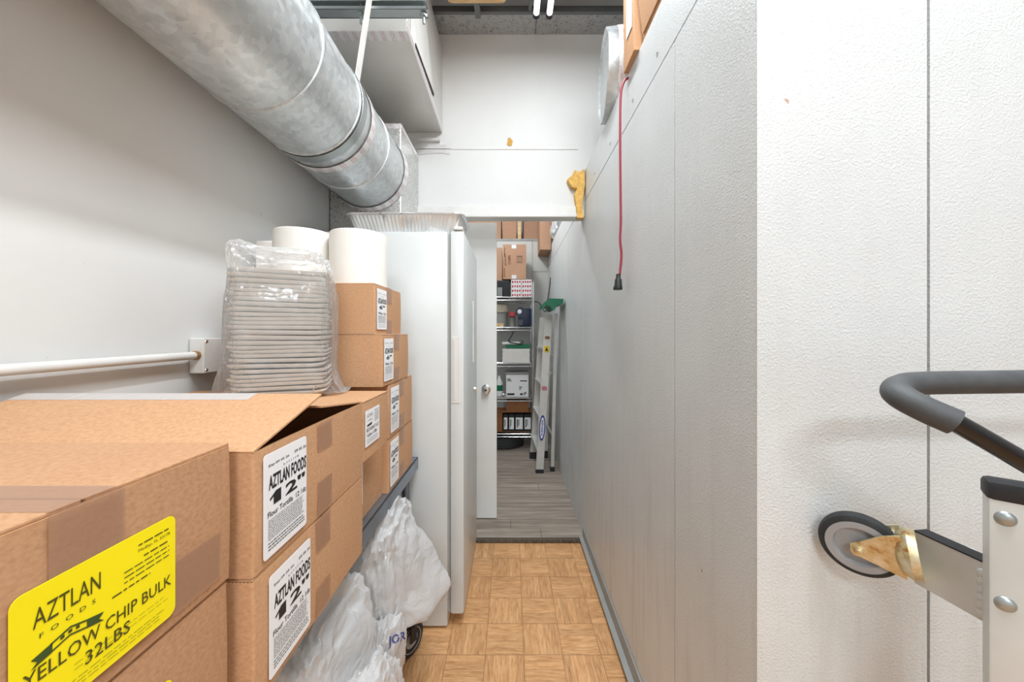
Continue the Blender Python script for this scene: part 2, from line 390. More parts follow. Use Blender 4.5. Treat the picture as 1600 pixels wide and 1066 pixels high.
def sticker(parent, O, U, V, w_, h_, items, paper='label', inks=('ink', 'inkg'), r=.004, name='label', plabel=None, th=.0006):
    """label on plane; O lower-left, U right, V up; U x V outward"""
    O = Vector(O); U = Vector(U).normalized(); V = Vector(V).normalized(); N = U.cross(V)
    lab = obj(name, prism(B(), rrect(w_, h_, min(r, h_*.3, w_*.3)), O+N*th, U, V, th*.9), paper, parent, label=plabel)
    if items:
        bm = B(); P = O+N*(th+.0004)
        for it in items:
            if it[0] == 't':
                _, s, u0, u1, v0, v1, bold, mi = it
                text_into(bm, s, P, U, V, u0*w_, u1*w_, v0*h_, v1*h_, bold, mi)
            elif it[0] == 'lines':
                _, u0, u1, v0, v1, n, fill, mi = it
                rnd = random.Random(n*31+int(u0*100))
                for k in range(n):
                    vv = v0+(v1-v0)*k/max(1, n-1); u = u0; dv = (v1-v0)/max(1, n)*fill if n > 1 else .012
                    end = u1-rnd.random()*.08*(u1-u0)
                    while u < end:
                        L = rnd.uniform(.02, .07); e = min(u+L, end)
                        q = [(u, vv), (e, vv), (e, vv+dv), (u, vv+dv)]
                        f = bm.faces.new([bm.verts.new(P+U*(a*w_)+V*(b*h_)) for a, b in q]); f.material_index = mi
                        u = e+.012
            elif it[0] == 'poly':
                _, pts, mi = it
                f = bm.faces.new([bm.verts.new(P+U*(a*w_)+V*(b*h_)) for a, b in pts]); f.material_index = mi
        obj('print', bm, list(inks), lab)
    return lab

XP, YP, ZP = Vector((1, 0, 0)), Vector((0, 1, 0)), Vector((0, 0, 1))
# ================================================================== SETTING
WL, WR, YC, YH, YB = -.936, .45, .6545, 2.19, 4.30      # left wall, cooler side, cooler front, header wall, storage back
ZT, ZCOOL, ZC = 3.1, 2.265, 3.1
struct('floor', bx(WL-.1, 3.2, -3.1, YH, -.06, 0), 'parquet')
struct('trim_1', bx(-.62, WR-.002, YH-.018, YH+.01, 0, .0225, bev=.004), 'thresh')
struct('floor_storage', bx(WL-.1, WR+.05, YH+.01, YB+.1, -.06, .02), 'plank')
struct('wall_left', bx(WL-.1, WL, -3.1, YB+.1, 0, 3.7), 'wall')
struct('wall_rear', bx(WL-.1, 3.2, -3.2, -3.1, 0, 3.7), 'wall')
struct('wall_right', bx(3.2, 3.3, -3.2, 4.5, 0, 3.7), 'wall')
# header wall with door opening
bm = B(); box(bm, WL, -.62, YH, YH+.1, 0, 2.07); box(bm, WL, 3.2, YH, YH+.1, 2.07, 3.7)
box(bm, -.62, WR-.001, YH, YH+.1, 1.99, 2.07)
struct('wall_header', bm, 'wall')
bm = B(); box(bm, -.62, WR-.012, YH-.022, YH-.001, 1.993, 2.045, bev=.004); box(bm, -.62, WR-.012, YH-.034, YH-.001, 1.975, 1.996, bev=.003)
box(bm, -.67, -.615, YH-.022, YH-.001, 0, 2.045, bev=.004)
struct('trim_2', bm, 'trim')
bm = B(); box(bm, WL, WR-.04, YH-.004, YH-.0005, 2.397, 2.4005); struct('trim_3', bm, 'trim')
# storage walls
bm = B(); box(bm, WL, WR+.1, YB, YB+.1, 0, 2.40); box(bm, WL, WR+1.2, YB+.9, YB+1.0, 0, 3.7); box(bm, WL, WR+1.2, YB+.1, YB+.9, 2.36, 2.40)
struct('wall_storage', bm, 'frp')
bm = B(); box(bm, WL, WR-.01, YB-.006, YB-.001, 2.385, 2.412); box(bm, .255, .262, YB-.004, YB-.001, .02, 2.385); box(bm, .262, WR-.01, YB-.004, YB-.001, 2.015, 2.021)
struct('trim_4', bm, 'gasket')
# walk-in cooler : panels as one structure of panels + caps
def cooler():
    bm = B(); g = .0028
    ys = [YC, .984, 2.235, 2.80, YB]
    ys[0] = YC+.0035
    for a, b in zip(ys, ys[1:]): box(bm, WR, WR+.05, a+(g if a > 1 or a > .9 else 0), b-g, 0, 2.076-g)
    for a, b in zip(ys, ys[1:]): box(bm, WR+.0005, WR+.05, a, b, 2.078+g, ZCOOL)
    xs = [WR, WR+.313, WR+1.48, 3.2]
    for a, b in zip(xs, xs[1:]): box(bm, a+(g if a > WR else 0), b-g, YC, YC+(.0033 if a == WR else .008), 0, ZCOOL)
    return bm
struct('wall_cooler', cooler(), 'cooler')
struct('wall_cooler_core', bx(WR+.006, 3.19, YC+.008, YB-.002, 0, ZCOOL-.004), 'gasket')
# screws on the cap
bm = B()
for y in (.72, 1.10, 1.32, 1.62, 1.92, 2.5): lathe(bm, [(0, .003), (.005, .002), (.0065, 0)], (WR, y, 2.13), -XP, 12)
for y in (1.0, 1.35, 1.75): pass
struct('trim_5', bm, 'chrome')
# foot angle along the cooler
bm = B()
prism(bm, [(0, 0), (.033, 0), (.033, .085), (.026, .085), (.022, .02), (0, .008)], (WR-.034, YC-.0, 0.001), XP, ZP, -(YH-.02-YC))
struct('baseboard_right', bm, 'trimgrey')
bm = B(); prism(bm, [(0, 0), (.03, 0), (.03, .06), (.024, .06), (.02, .012), (0, .006)], (WR-.031, YH+.012, 0.021), XP, ZP, -(YB-YH-.02))
struct('baseboard_storage', bm, 'gasket')
bm = B()
for y in (1.02, 1.40, 1.78): lathe(bm, [(0, .004), (.006, .003), (.008, 0)], (WR-.022, y, .012), ZP, 12)
struct('trim_6', bm, 'chrome')
# ceilings
bm = B()
box(bm, WL, .148, 2.045, YH-.001, ZT, ZT+.02); box(bm, .152, 3.2, 2.045, YH-.001, ZT, ZT+.02)
struct('ceiling', bm, 'acoustic')
bm = B(); yy = -3.1
while yy < .3:
    xx = WL
    while xx < 3.2: box(bm, xx+.004, min(xx+.606, 3.2)-.004, yy+.004, yy+.606, ZT, ZT+.02); xx += .61
    yy += .61
struct('ceiling_front', bm, 'acoustic')
struct('ceiling_deck', bx(WL-.1, 3.3, -3.2, YB+1.0, 3.7, 3.75), 'dark')
struct('ceiling_storage', bx(WL, 3.2, YH+.1, YB+.9, 3.2, 3.22), 'acoustic')
bm = B()
box(bm, -.45, 3.2, 2.030, 2.050, ZT-.004, ZT+.03); box(bm, -.45, 3.2, 1.90, 1.925, ZT+.0, ZT+.035); box(bm, .10, .118, .5, 2.04, ZT, ZT+.03)
struct('ceiling_grid', bm, 'grid')

# ------------------------------------------------ light fixtures
def troffer(x, y, sx, sy, e, label):
    t = thing('ceiling_light', label, 'light', (x, y, 3.04), 0, None)
    bm = B(); a, b = sx/2, sy/2
    box(bm, x-a-.03, x+a+.03, y-b-.03, y-b, 3.04, 3.0995); box(bm, x-a-.03, x+a+.03, y+b, y+b+.03, 3.04, 3.0995)
    box(bm, x-a-.03, x-a, y-b, y+b, 3.04, 3.0995); box(bm, x+a, x+a+.03, y-b, y+b, 3.04, 3.0995)
    obj('frame', bm, 'trim', t)
    obj('diffuser', bx(x-a, x+a, y-b, y+b, 3.045, 3.055), m_emit('lit_diffuser', e), t)
troffer(.62, .0, .55, 1.0, 2, 'flat ceiling light in front of the walk-in cooler')
troffer(.1, -2.2, 1.1, .5, 2, 'added flat fill light on the ceiling behind the camera')  # unseen panel added to go with the rear fill lamp
# two tube strip in the passage
t = thing('tube_light', 'white twin-tube light hanging under the open ceiling near the back wall', 'light', (.175, 1.5, 3.0))
obj('housing', bx(.13, .225, -.15, 1.985, 3.05, 3.09, bev=.004), 'darkmetal', t)
for x in (.14, .212):
    k = obj('lamp_tube', tube(B(), [(x, -.13, 3.022), (x, 1.96, 3.022)], .016, 16), m_emit('tube_glow', 1.6), t, True)
    obj('tube_cap', tube(B(), [(x, 1.955, 3.022), (x, 1.975, 3.022)], .019, 14), 'darkmetal', k, True)
_l = bpy.data.lights.new('tube_glow', 'AREA'); _l.shape = 'RECTANGLE'; _l.size = .09; _l.size_y = 1.7; _l.energy = E_TUBE; _l.color = (.9, .96, 1)
_o = bpy.data.objects.new('tube_glow', _l); COL.objects.link(_o); _o.location = (.176, .75, 2.995)
t = thing('fill_globe', 'added round fill light above the storage room, out of view', 'light', (-.25, 3.1, 3.1))  # unseen globe, added to brighten the storage room
obj('base', lathe(B(), [(0, .1), (.07, .1), (.07, .06), (0, .06)], (-.25, 3.1, 3.1)), 'white', t, True)
obj('globe', lathe(B(), [(0, .06), (.06, .05), (.09, .01), (.07, -.03), (0, -.05)], (-.25, 3.1, 3.1)), m_emit('globe_glow', 3), t, True)
_l = bpy.data.lights.new('storage_fill', 'POINT'); _l.shadow_soft_size = .09; _l.energy = E_STORE; _l.color = (.92, .96, 1)  # added fill lamp inside the unseen globe
_o = bpy.data.objects.new('storage_fill', _l); COL.objects.link(_o); _o.location = (-.25, 3.1, 2.93)

# ------------------------------------------------ pine board by the ceiling
obj('pine_board', prism(B(), rrect(.31, .17, .025), (-.335, 1.74, 3.055), XP, YP, .022), 'wood', None, label='pale pine board with rounded corners under the open ceiling', cat='board')
struct('ceiling_batten', bx(-.20, -.17, 1.70, 2.03, 3.056, 3.10), 'grid')

# ================================================================== DUCTS
DC = Vector((-.728, 0, 2.101)); DR = .192
def ring(bm, y0, y1, r0, r1=None, seg=72, mi=0):
    r1 = r1 or r0
    return lathe(bm, [(r0, y0), (r1, y1)], DC, YP, seg, mi)
t = thing('round_duct', 'large round galvanised air duct running high along the left wall', 'duct', (DC.x, .8, DC.z))
bm = B(); prof = []
for a, b in ((-2.9, -1.2), (-1.2, -.05), (-.05, 1.027), (1.027, 1.278), (1.278, 1.574), (1.574, 1.842)):
    prof += [(DR, a), (DR, a+.004), (DR, b-.006), (DR+.004, b-.004), (DR+.004, b)]
lathe(bm, prof, DC, YP, 96)
obj('shell', bm, 'galv', t, True)
k = obj('foil_tape', lathe(B(), [(DR+.0045, 1.372), (DR+.0052, 1.374), (DR+.0052, 1.408), (DR+.0045, 1.41)], DC, YP, 96), 'rtape', t, True)
k = obj('foil_tape', lathe(B(), [(DR+.0045, 1.80), (DR+.0055, 1.802), (DR+.0055, 1.825), (DR+.011, 1.839)], DC, YP, 96), 'rtape', t, True)
# hanging strap
t = thing('hanger_strap', 'pale metal strap holding up the round duct', 'strap', (DC.x, 1.30, DC.z))
bm = B(); lathe(bm, [(DR+.0055, 1.285), (DR+.0068, 1.286), (DR+.0068, 1.323), (DR+.0055, 1.324)], DC, YP, 72)
obj('loop', bm, 'strut', t, True)
bm = B(); P0 = Vector((DC.x+DR*.88, 1.305, DC.z+DR*.50)); P1 = Vector((-.495, 1.30, 2.60)); P2 = Vector((-.45, 1.29, 3.69))
bar(bm, P0, P1, .036, .003, up=Vector((1, 0, .2))); bar(bm, P1, P2, .036, .003, up=Vector((1, 0, 0)))
obj('band', bm, 'trim', t)
# plenum box
t = thing('duct_plenum', 'foil-faced box the round duct enters in the far left corner', 'duct', (-.74, 2.0, 1.73))
obj('body', bx(WL+.005, -.563, 1.842, YH-.003, 1.735, 2.35, bev=.006), 'foil', t)
bm = B(); box(bm, WL+.008, -.565, 1.8395, 1.8418, 2.325, 2.351); box(bm, -.5632, -.5615, 1.842, 2.18, 2.325, 2.351)
k = obj('foil_tape', bm, 'ftape', t)
# rectangular duct
t = thing('square_duct', 'large square foil-faced duct above the round one', 'duct', (-.66, 1.82, 2.51))
obj('body', bx(WL+.005, -.42, 1.455, YH-.003, 2.50, 3.02, bev=.004), 'board', t)
bm = B(); box(bm, WL+.01, -.42, 1.453, 1.50, 2.4975, 2.4995); box(bm, -.422, -.4175, 1.455, YH-.01, 2.495, 2.54)
k = obj('foil_tape', bm, 'ftape', t)
bm = B(); prism(bm, [(1.50, 2.52), (1.56, 2.52), (1.95, 2.56), (1.62, 3.0), (1.50, 3.0)], (-.4165, 0, 0), YP, ZP, .002)
obj('side_panel', bm, 'trim', t)
bm = B(); bar(bm, (-.4145, 1.56, 2.53), (-.4145, 1.93, 2.56), .004, .012); obj('seam_gap', bm, 'black', t)
# torn foil under the duct corner
bm = B()
prism(bm, [(0, 0), (.14, .01), (.2, .0), (.21, .07), (.15, .06), (.13, .12), (.08, .08), (.0, .1)], (-.57, YH-.004, 2.365), XP, ZP, .004)
box(bm, -.56, -.43, YH-.03, YH-.006, 2.44, 2.452, mat=Matrix.Rotation(.0, 4, 'Y'))
obj('torn_insulation', bm, 'alutape', None, label='torn white insulation flap on the back wall under the square duct', cat='insulation')
# strut trapeze
t = thing('strut_trapeze', 'zinc channel bar hung on rods in front of the square duct', 'hanger', (-.5, 1.34, 2.45))
bm = B()
for z0, z1 in ((2.468, 2.472), (2.502, 2.506)): box(bm, WL+.01, -.312, 1.32, 1.36, z0, z1)
box(bm, WL+.01, -.312, 1.357, 1.361, 2.468, 2.506); box(bm, WL+.01, -.312, 1.319, 1.322, 2.468, 2.478); box(bm, WL+.01, -.312, 1.319, 1.322, 2.497, 2.506)
obj('channel', bm, 'strut', t)
for x in (-.325, -.56):
    k = obj('rod', tube(B(), [(x, 1.34, 2.43), (x, 1.34, 3.69)], .005, 10), 'strut', t, True)
    obj('nut', lathe(B(), [(0, 0), (.012, 0), (.012, .01), (0, .01)], (x, 1.34, 2.456), ZP, 6), 'strut', k)
bm = B(); box(bm, -.62, -.40, 1.325, 1.355, 2.53, 2.545); obj('cross_clip', bm, 'strut', t)

# round duct stub lying on cooler
t = thing('duct_collar', 'short round galvanised duct piece standing on top of the cooler', 'duct', (.5, 1.66, ZCOOL), 0)
O = Vector((.425, 1.66, ZCOOL+.187)); AX = Vector((1, -.12, 0)).normalized()
obj('shell', lathe(B(), [(0, .012), (.17, .012), (.178, 0), (.185, .002), (.185, .06), (.183, .062), (.183, .30), (.18, .30), (0, .298)], O, AX, 64), 'galv', t, True)
k = obj('foil_tape', lathe(B(), [(.1855, .045), (.187, .047), (.187, .10), (.1855, .102)], O, AX, 64), 'rtape', t, True)

# expanding foam & glue marks on header wall
def blob_panel(poly, y, depth, seed):
    bm = B(); prism(bm, poly, (0, y, 0), XP, ZP, -depth)
    bmesh.ops.subdivide_edges(bm, edges=bm.edges[:], cuts=2, use_grid_fill=True)
    return bm
pts = [W(px, py, YH-.02) for px, py in ((886, 282), (893, 276), (897, 268), (905, 271), (912, 266), (913, 290), (909, 318), (911, 342), (901, 342), (899, 318), (897, 305), (901, 296), (893, 294))]
bm = B(); a = [bm.verts.new((p.x, YH-.001, p.z)) for p in pts]; b = [bm.verts.new((p.x, YH-.040, p.z)) for p in pts]
bm.faces.new(b)
for i in range(len(a)): bm.faces.new((a[i], a[(i+1) % len(a)], b[(i+1) % len(a)], b[i]))
bmesh.ops.recalc_face_normals(bm, faces=bm.faces)
obj('expanding_foam', bm, 'pfoam', None, label='lump of yellow foam where the door trim meets the cooler', cat='foam')
bm = B(); prism(bm, [(0, .01), (.012, 0), (.03, .004), (.036, .03), (.02, .05), (.006, .048)], W(792, 228, YH-.004), XP, ZP, .003)
obj('glue_mark', bm, 'glue', None, label='small ochre glue patch on the white back wall', cat='stain')

# ================================================================== LEFT WALL conduit
t = thing('wall_conduit', 'white painted conduit along the left wall above the boxes', 'pipe', (WL+.02, .5, 1.19))
obj('pipe', tube(B(), [(WL+.026, -1.2, 1.200), (WL+.026, .4, 1.203), (WL+.026, 1.04, 1.208)], .011, 16), 'trim', t, True)
k = obj('junction_box', bx(WL+.002, WL+.045, 1.04, 1.125, 1.155, 1.258, bev=.003), 'trim', t)
for y, z in ((1.05, 1.165), (1.05, 1.248), (1.115, 1.165), (1.115, 1.248)): obj('screw', lathe(B(), [(0, .002), (.004, .0015), (.005, 0)], (WL+.045, y, z), XP, 10), 'chrome', k)
bm = B(); lathe(bm, [(0, .012), (.013, .012), (.013, 0), (0, 0)], (WL+.026, 1.028, 1.208), YP, 8)
obj('connector', bm, 'rust', t)

# ================================================================== CARTONS
def carton(label, x0, x1, y0, y1, z0, z1, mat='card', group=None, seam='x', top='closed', tape=True, name='carton', rotz=0, facetape=True):
    t = thing(name, label, 'box', ((x0+x1)/2, (y0+y1)/2, z0), 0, group)
    th = .004; bm = B()
    outer = [(x0, y0), (x1, y0), (x1, y1), (x0, y1)]
    r = .004
    def ringpts(a0, b0, a1, b1, r):
        pts = []
        for cx, cy, a in ((a1-r, b0+r, -PI/2), (a1-r, b1-r, 0), (a0+r, b1-r, PI/2), (a0+r, b0+r, PI)):
            for k in range(4): q = a+PI/2*k/3; pts.append((cx+r*math.cos(q), cy+r*math.sin(q)))
        return pts
    po = ringpts(x0, y0, x1, y1, r); pi_ = ringpts(x0+th, y0+th, x1-th, y1-th, .001)
    zt = z1-(.004 if top == 'closed' else .0); nz = 5; rows = []
    for j in range(nz+1):
        z = z0+(zt-z0)*j/nz; b = .0
        bulge = .0016*math.sin(PI*j/nz)
        cx, cy = (x0+x1)/2, (y0+y1)/2
        rows.append([bm.verts.new((p[0]+(bulge if p[0] > cx else -bulge), p[1]+(bulge if p[1] > cy else -bulge)*0, z)) for p in po])
    n = len(po)
    for a, b in zip(rows, rows[1:]):
        for k in range(n): bm.faces.new((a[k], a[(k+1) % n], b[(k+1) % n], b[k]))
    it = [bm.verts.new((p[0], p[1], zt)) for p in pi_]; ib = [bm.verts.new((p[0], p[1], z0+th)) for p in pi_]
    for k in range(n):
        f = bm.faces.new((rows[-1][k], rows[-1][(k+1) % n], it[(k+1) % n], it[k])); f.material_index = 1
        bm.faces.new((it[k], it[(k+1) % n], ib[(k+1) % n], ib[k]))
    bm.faces.new(ib); bm.faces.new(rows[0][::-1])
    obj('body', bm, [mat, 'corr'], t, True)
    e = .001
    if top == 'closed':
        xm, ym = (x0+x1)/2, (y0+y1)/2
        if seam == 'x': rects = [(x0+e, x1-e, y0+e, ym-.0015), (x0+e, x1-e, ym+.0015, y1-e)]
        else: rects = [(x0+e, xm-.0015, y0+e, y1-e), (xm+.0015, x1-e, y0+e, y1-e)]
        for a in rects: obj('flap', bx(*a, z1-.0042, z1, bev=.0012), mat, t)
        if tape:
            if seam == 'x':
                obj('tape', bx(x0+.002, x1, ym-.025, ym+.025, z1+.0002, z1+.0005), 'tape', t)
            else: obj('tape', bx(xm-.025, xm+.025, y0+.002, y1-.002, z1+.0002, z1+.0005), 'tape', t)
    if tape and facetape and seam == 'x':
        ym = (y0+y1)/2; h = z1-z0
        obj('tape', bx(x1+.0024, x1+.0027, ym-.025, ym+.025, z1-min(.065, h*.34), z1-.001), 'tape', t)
        obj('tape', bx(x1+.0024, x1+.0027, ym-.025, ym+.025, z0+.001, z0+min(.06, h*.3)), 'tape', t)
    return t
SX = .0028   # label stand-off from the bulged face
def lab12(t, x, y, z):
    sticker(t, (x+SX, y, z), YP, ZP, .106, .150, [
        ('t', 'Exp.09 05 26', .10, .55, .865, .895, .01, 0), ('t', '09 05 26', .68, .98, .875, .905, .01, 0), ('t', 'L111114', .42, .78, .815, .835, 0, 0),
        ('t', 'AZTLAN FOODS', .10, .985, .645, .785, .03, 0), ('poly', [(.20, .485), (.36, .485), (.36, .61), (.25, .61), (.12, .56), (.13, .54), (.20, .565)], 0), ('t', "2''", .46, .95, .485, .61, .03, 0),
        ('t', 'Flour Tortilla  12 1dz', .08, .98, .385, .44, .01, 0), ('lines', .09, .93, .17, .35, 10, .42, 1), ('lines', .09, .95, .07, .13, 3, .5, 0)], r=.006)
def lab6(t, x, y, z, w_=.075, h_=.12):
    sticker(t, (x+SX, y, z), YP, ZP, w_, h_, [
        ('t', 'Exp.09 05', .08, .42, .875, .9, 0, 0), ('t', '09 05 26', .6, .95, .875, .9, 0, 0), ('t', 'L11114', .4, .65, .81, .83, 0, 0),
        ('t', 'AZTLAN FOODS', .08, .95, .64, .77, .03, 0), ('t', "6''", .22, .8, .50, .6, .03, 0), ('t', 'White 1.5dz', .1, .92, .37, .43, .01, 0),
        ('lines', .1, .9, .16, .33, 8, .4, 1), ('lines', .1, .9, .06, .11, 2, .3, 0)], r=.002)
SH = .755
# B1 lower 12"
XB = -.351
t = carton('closed tan carton with a 12 inch tortilla label, under the popped-open one', -.90, XB, .488, .848, SH+.001, .9345, 'card', 'tortilla cartons')
lab12(t, XB, .516, .768)
# B2 upper 12", open
t = carton('tan carton with a 12 inch tortilla label and its top flap popped open', -.90, XB, .488, .848, .936, 1.1075, 'card', 'tortilla cartons', top='open', tape=False)
lab12(t, XB, .504, .9475)
a = math.radians(15.5)
Mf = Matrix.Translation((0, .488, 1.108)) @ Matrix.Rotation(a, 4, 'X')
f = obj('flap', bx(-.90, XB, 0, .185, -.002, .002, bev=.0008, mat=Mf), 'card', t)
obj('tape', bx(-.90, -.47, .158, .185, .0022, .0026, mat=Mf), m_bag('frosted_tape', .7, 'e8e2de', .2, .1), f)
Mf2 = Matrix.Translation((XB-.004, 0, 1.105)) @ Matrix.Rotation(math.radians(-72), 4, 'Y')
Mf3 = Matrix.Translation((0, .847, 1.109)) @ Matrix.Rotation(math.radians(-8), 4, 'X')
obj('flap', bx(-.90, XB, -.183, 0, -.002, .002, bev=.0008, mat=Mf3), 'card', t)
obj('tape', bx(XB+.0024, XB+.0027, .648, .70, .94, 1.0), 'tape', t)
obj('tape', bx(XB+.0024, XB+.0027, .648, .70, 1.055, 1.106), 'tape', t)
# B4, behind B2
X4 = -.353
t = carton('tan carton with a small white label directly behind the popped-open carton', -.90, X4, .852, 1.028, .962, 1.107, 'card', 'tortilla cartons', tape=False)
sticker(t, (X4+SX, .862, .995), YP, ZP, .092, .088, [('t', 'AZTLAN', .12, .5, .8, .88, 0, 1), ('t', 'FOODS', .2, .45, .68, .73, 0, 1), ('poly', [(.1, .55), (.42, .55), (.45, .62), (.13, .6)], 0),
    ('lines', .62, .95, .6, .9, 6, .4, 1), ('t', 'RESTAURANT FLAT', .08, .94, .40, .50, 0, 0), ('t', 'Yellow 4 80s', .08, .8, .25, .35, 0, 0), ('lines', .1, .9, .08, .18, 3, .4, 1)], r=.002)
# B3, on shelf behind B1
t = carton('tan carton with a white label on the shelf edge, under the small-labelled one', -.90, -.412, .852, 1.148, SH+.001, .9605, 'card', 'tortilla cartons', tape=False)
sticker(t, (-.412+SX, .90, .80), YP, ZP, .09, .12, [('t', 'AZTLAN', .12, .5, .85, .9, 0, 0), ('lines', .1, .9, .6, .8, 4, .4, 0), ('lines', .1, .9, .35, .5, 3, .5, 0), ('lines', .1, .9, .05, .25, 5, .4, 1)], r=.002)
# S stack : four 6" boxes
SS = [(-.80, -.394, 1.152, 1.435, SH+.001, .932, 'bottom'), (-.80, -.392, 1.150, 1.42, .933, 1.108, 'second from the bottom'),
      (-.80, -.391, 1.087, 1.365, 1.109, 1.2695, 'second from the top'), (-.80, -.413, 1.087, 1.345, 1.2705, 1.425, 'topmost')]
for x0, x1, y0, y1, z0, z1, wh in SS:
    t = carton('tan carton with a 6 inch label by the freezer, %s of four' % wh, x0, x1, y0, y1, z0, z1, 'card', 'six inch cartons')
    lab6(t, x1, y0+.012, z0+.014, .085, (z1-z0)-.028)
# yellow label boxes
XY = -.370
t = carton('nearest tan carton with a big yellow chip label', -.90, XY, .15, .473, .951, 1.127, 'card3', 'chip cartons', facetape=False)
obj('tape', bx(XY+.0024, XY+.0027, .285, .342, 1.05, 1.126), 'tape', t)
obj('tape', bx(XY+.0024, XY+.0027, .39, .455, .962, 1.02), 'tape', t)
YI = [('t', 'AZTLAN', .10, .45, .71, .85, 0, 0), ('t', 'F  O  O  D  S', .13, .42, .62, .655, 0, 1),
      ('poly', [(.09, .43), (.19, .46), (.19, .53), (.09, .50), (.12, .465)], 2), ('poly', [(.18, .53), (.28, .565), (.37, .53), (.37, .517), (.28, .55), (.18, .517)], 2), ('poly', [(.19, .475), (.28, .505), (.37, .475), (.37, .462), (.28, .492), (.19, .462)], 2),
      ('poly', [(.37, .46), (.47, .43), (.44, .465), (.47, .50), (.37, .53)], 2), ('poly', [(.23, .505), (.25, .51), (.25, .535), (.23, .53)], 0), ('poly', [(.27, .515), (.29, .515), (.29, .54), (.27, .54)], 0), ('poly', [(.31, .51), (.33, .505), (.33, .53), (.31, .535)], 0),
      ('t', 'YELLOW CHIP BULK', .055, .96, .32, .425, .004, 0), ('t', '32LBS', .36, .64, .17, .275, .004, 0),
      ('t', 'Medley, FL 33178', .70, .95, .815, .85, 0, 0), ('lines', .70, .95, .88, .885, 1, .4, 0), ('lines', .74, .95, .76, .765, 1, .4, 0), ('lines', .60, .97, .62, .71, 3, .3, 1), ('lines', .52, .8, .56, .57, 1, .3, 0),
      ('lines', .3, .95, .20, .24, 2, .15, 1), ('lines', .25, .9, .06, .12, 3, .2, 1)]
sticker(t, (XY+SX, .2617, .966), YP, ZP, .130, .108, YI, 'ylabel', ('yink', 'green_ink', 'green_ink'), r=.008, plabel='yellow chip label')
t = carton('tan chip carton directly under the nearest yellow-labelled one', -.90, XY-.002, .15, .471, SH+.001, .9495, 'card3', 'chip cartons', facetape=False)
sticker(t, (XY-.002+SX, .255, .79), YP, ZP, .135, .108, YI, 'ylabel', ('yink', 'green_ink', 'green_ink'), r=.008)

# ---- shelf cart
t = thing('shelf_cart', 'steel rolling shelf cart under the cartons', 'cart', (-.64, .8, 0))
bm = B(); box(bm, -.915, -.388, .0, 1.50, SH-.004, SH, bev=.001); box(bm, -.392, -.388, .0, 1.50, SH-.048, SH, bev=.001); box(bm, -.915, -.388, 1.496, 1.50, SH-.048, SH)
obj('top_shelf', bm, 'steel', t)
bm = B(); box(bm, -.915, -.43, .02, 1.48, .235, .24)
obj('lower_shelf', bm, 'steel', t)
for x, y in ((-.425, 1.455), (-.89, 1.455), (-.425, .04), (-.89, .04)):
    obj('leg', tube(B(), [(x, y, .135), (x, y, SH-.004)], .016, 14), 'steel', t, True)
for x, y in ((-.40, 1.42), (-.88, 1.42), (-.42, .06), (-.88, .06)):
    k = obj('caster', bx(x-.03, x+.03, y-.03, y+.03, .130, .136), 'darkmetal', t)
    d = Vector((.85, -.52, 0)).normalized()
    bm = B(); lathe(bm, [(.030, -.013), (.055, -.015), (.0625, -.009), (.0625, .009), (.055, .015), (.030, .013)], (x, y, .0625), d, 36, closed=True)
    obj('tyre', bm, 'tread', k, True)
    obj('hub', lathe(B(), [(0, -.018), (.012, -.018), (.014, -.010), (.040, -.013), (.046, -.015), (.046, .015), (.040, .013), (.014, .010), (.012, .018), (0, .018)], (x, y, .0625), d, 36), 'hub', k, True)
    bm = B(); s = d.cross(ZP)
    for q in (-1, 1): bar(bm, Vector((x, y, .13))+d*.022*q, Vector((x, y, .06))+d*.022*q, .004, .03, up=s)
    obj('fork', bm, 'darkmetal', k)

# ================================================================== BAGS
def bag_mesh(c, h, p=.55, seed=0, amp=.12, sub=5, lobes=(), zmin=None, xmax=None):
    bm = B(); bmesh.ops.create_icosphere(bm, subdivisions=sub, radius=1)
    c = Vector(c)
    for v in bm.verts:
        d = v.co.normalized()
        q = Vector([math.copysign(abs(a)**p, a) for a in d]); q = q/max(1e-6, (abs(q.x)**(2/p)+abs(q.y)**(2/p)+abs(q.z)**(2/p))**(p/2))
        n1 = noise.noise(d*1.9+Vector((seed, 0, 0))); n2 = 1-abs(noise.noise(Vector((d.x*4.2, d.y*4.2, d.z*1.6))+Vector((0, seed, 0))))*2; n3 = 1-abs(noise.noise(Vector((d.x*8, d.y*8, d.z*3.2))+Vector((0, 0, seed))))*2
        k = 1+amp*(n1*.9+.55*n2+.22*n3-.3)
        pos = Vector((q.x*h[0], q.y*h[1], q.z*h[2]))*k
        for ld, ls, lw in lobes:
            w_ = max(0, d.dot(Vector(ld).normalized())); pos += Vector(ld)*ls*(w_**lw)
        v.co = c+pos
        if zmin is not None and v.co.z < zmin: v.co.z = zmin
    return bm
# containers in bag
cx0, cx1, cy0, cy1 = -.688, -.455, .868, 1.06
t = thing('container_stack', 'clear plastic bag of white foam containers standing on the cartons', 'containers', (-.57, .96, 1.108))
n = 27
for i in range(n):
    z = 1.112+i*.0116; dx = .004*math.sin(i*1.7)+.003*random.uniform(-1, 1); dy = .003*math.sin(i)
    bm = B(); w_ = cx1-cx0; d_ = cy1-cy0
    po = rrect(w_, d_, .03, 5); rows = []
    for zz, ins in ((0, .012), (.004, .004), (.0085, 0), (.0095, .003), (.006, .014)):
        rows.append([bm.verts.new((cx0+dx+ins+p[0]*(w_-2*ins)/w_, cy0+dy+ins+p[1]*(d_-2*ins)/d_, z+zz+.0022*math.sin(p[0]*30+i))) for p in po])
    for a, b in zip(rows, rows[1:]):
        for k in range(len(po)): bm.faces.new((a[k], a[(k+1) % len(po)], b[(k+1) % len(po)], b[k]))
    bm.faces.new(rows[0][::-1]); bm.faces.new(rows[-1])
    obj('container', bm, 'foamw', t, True)
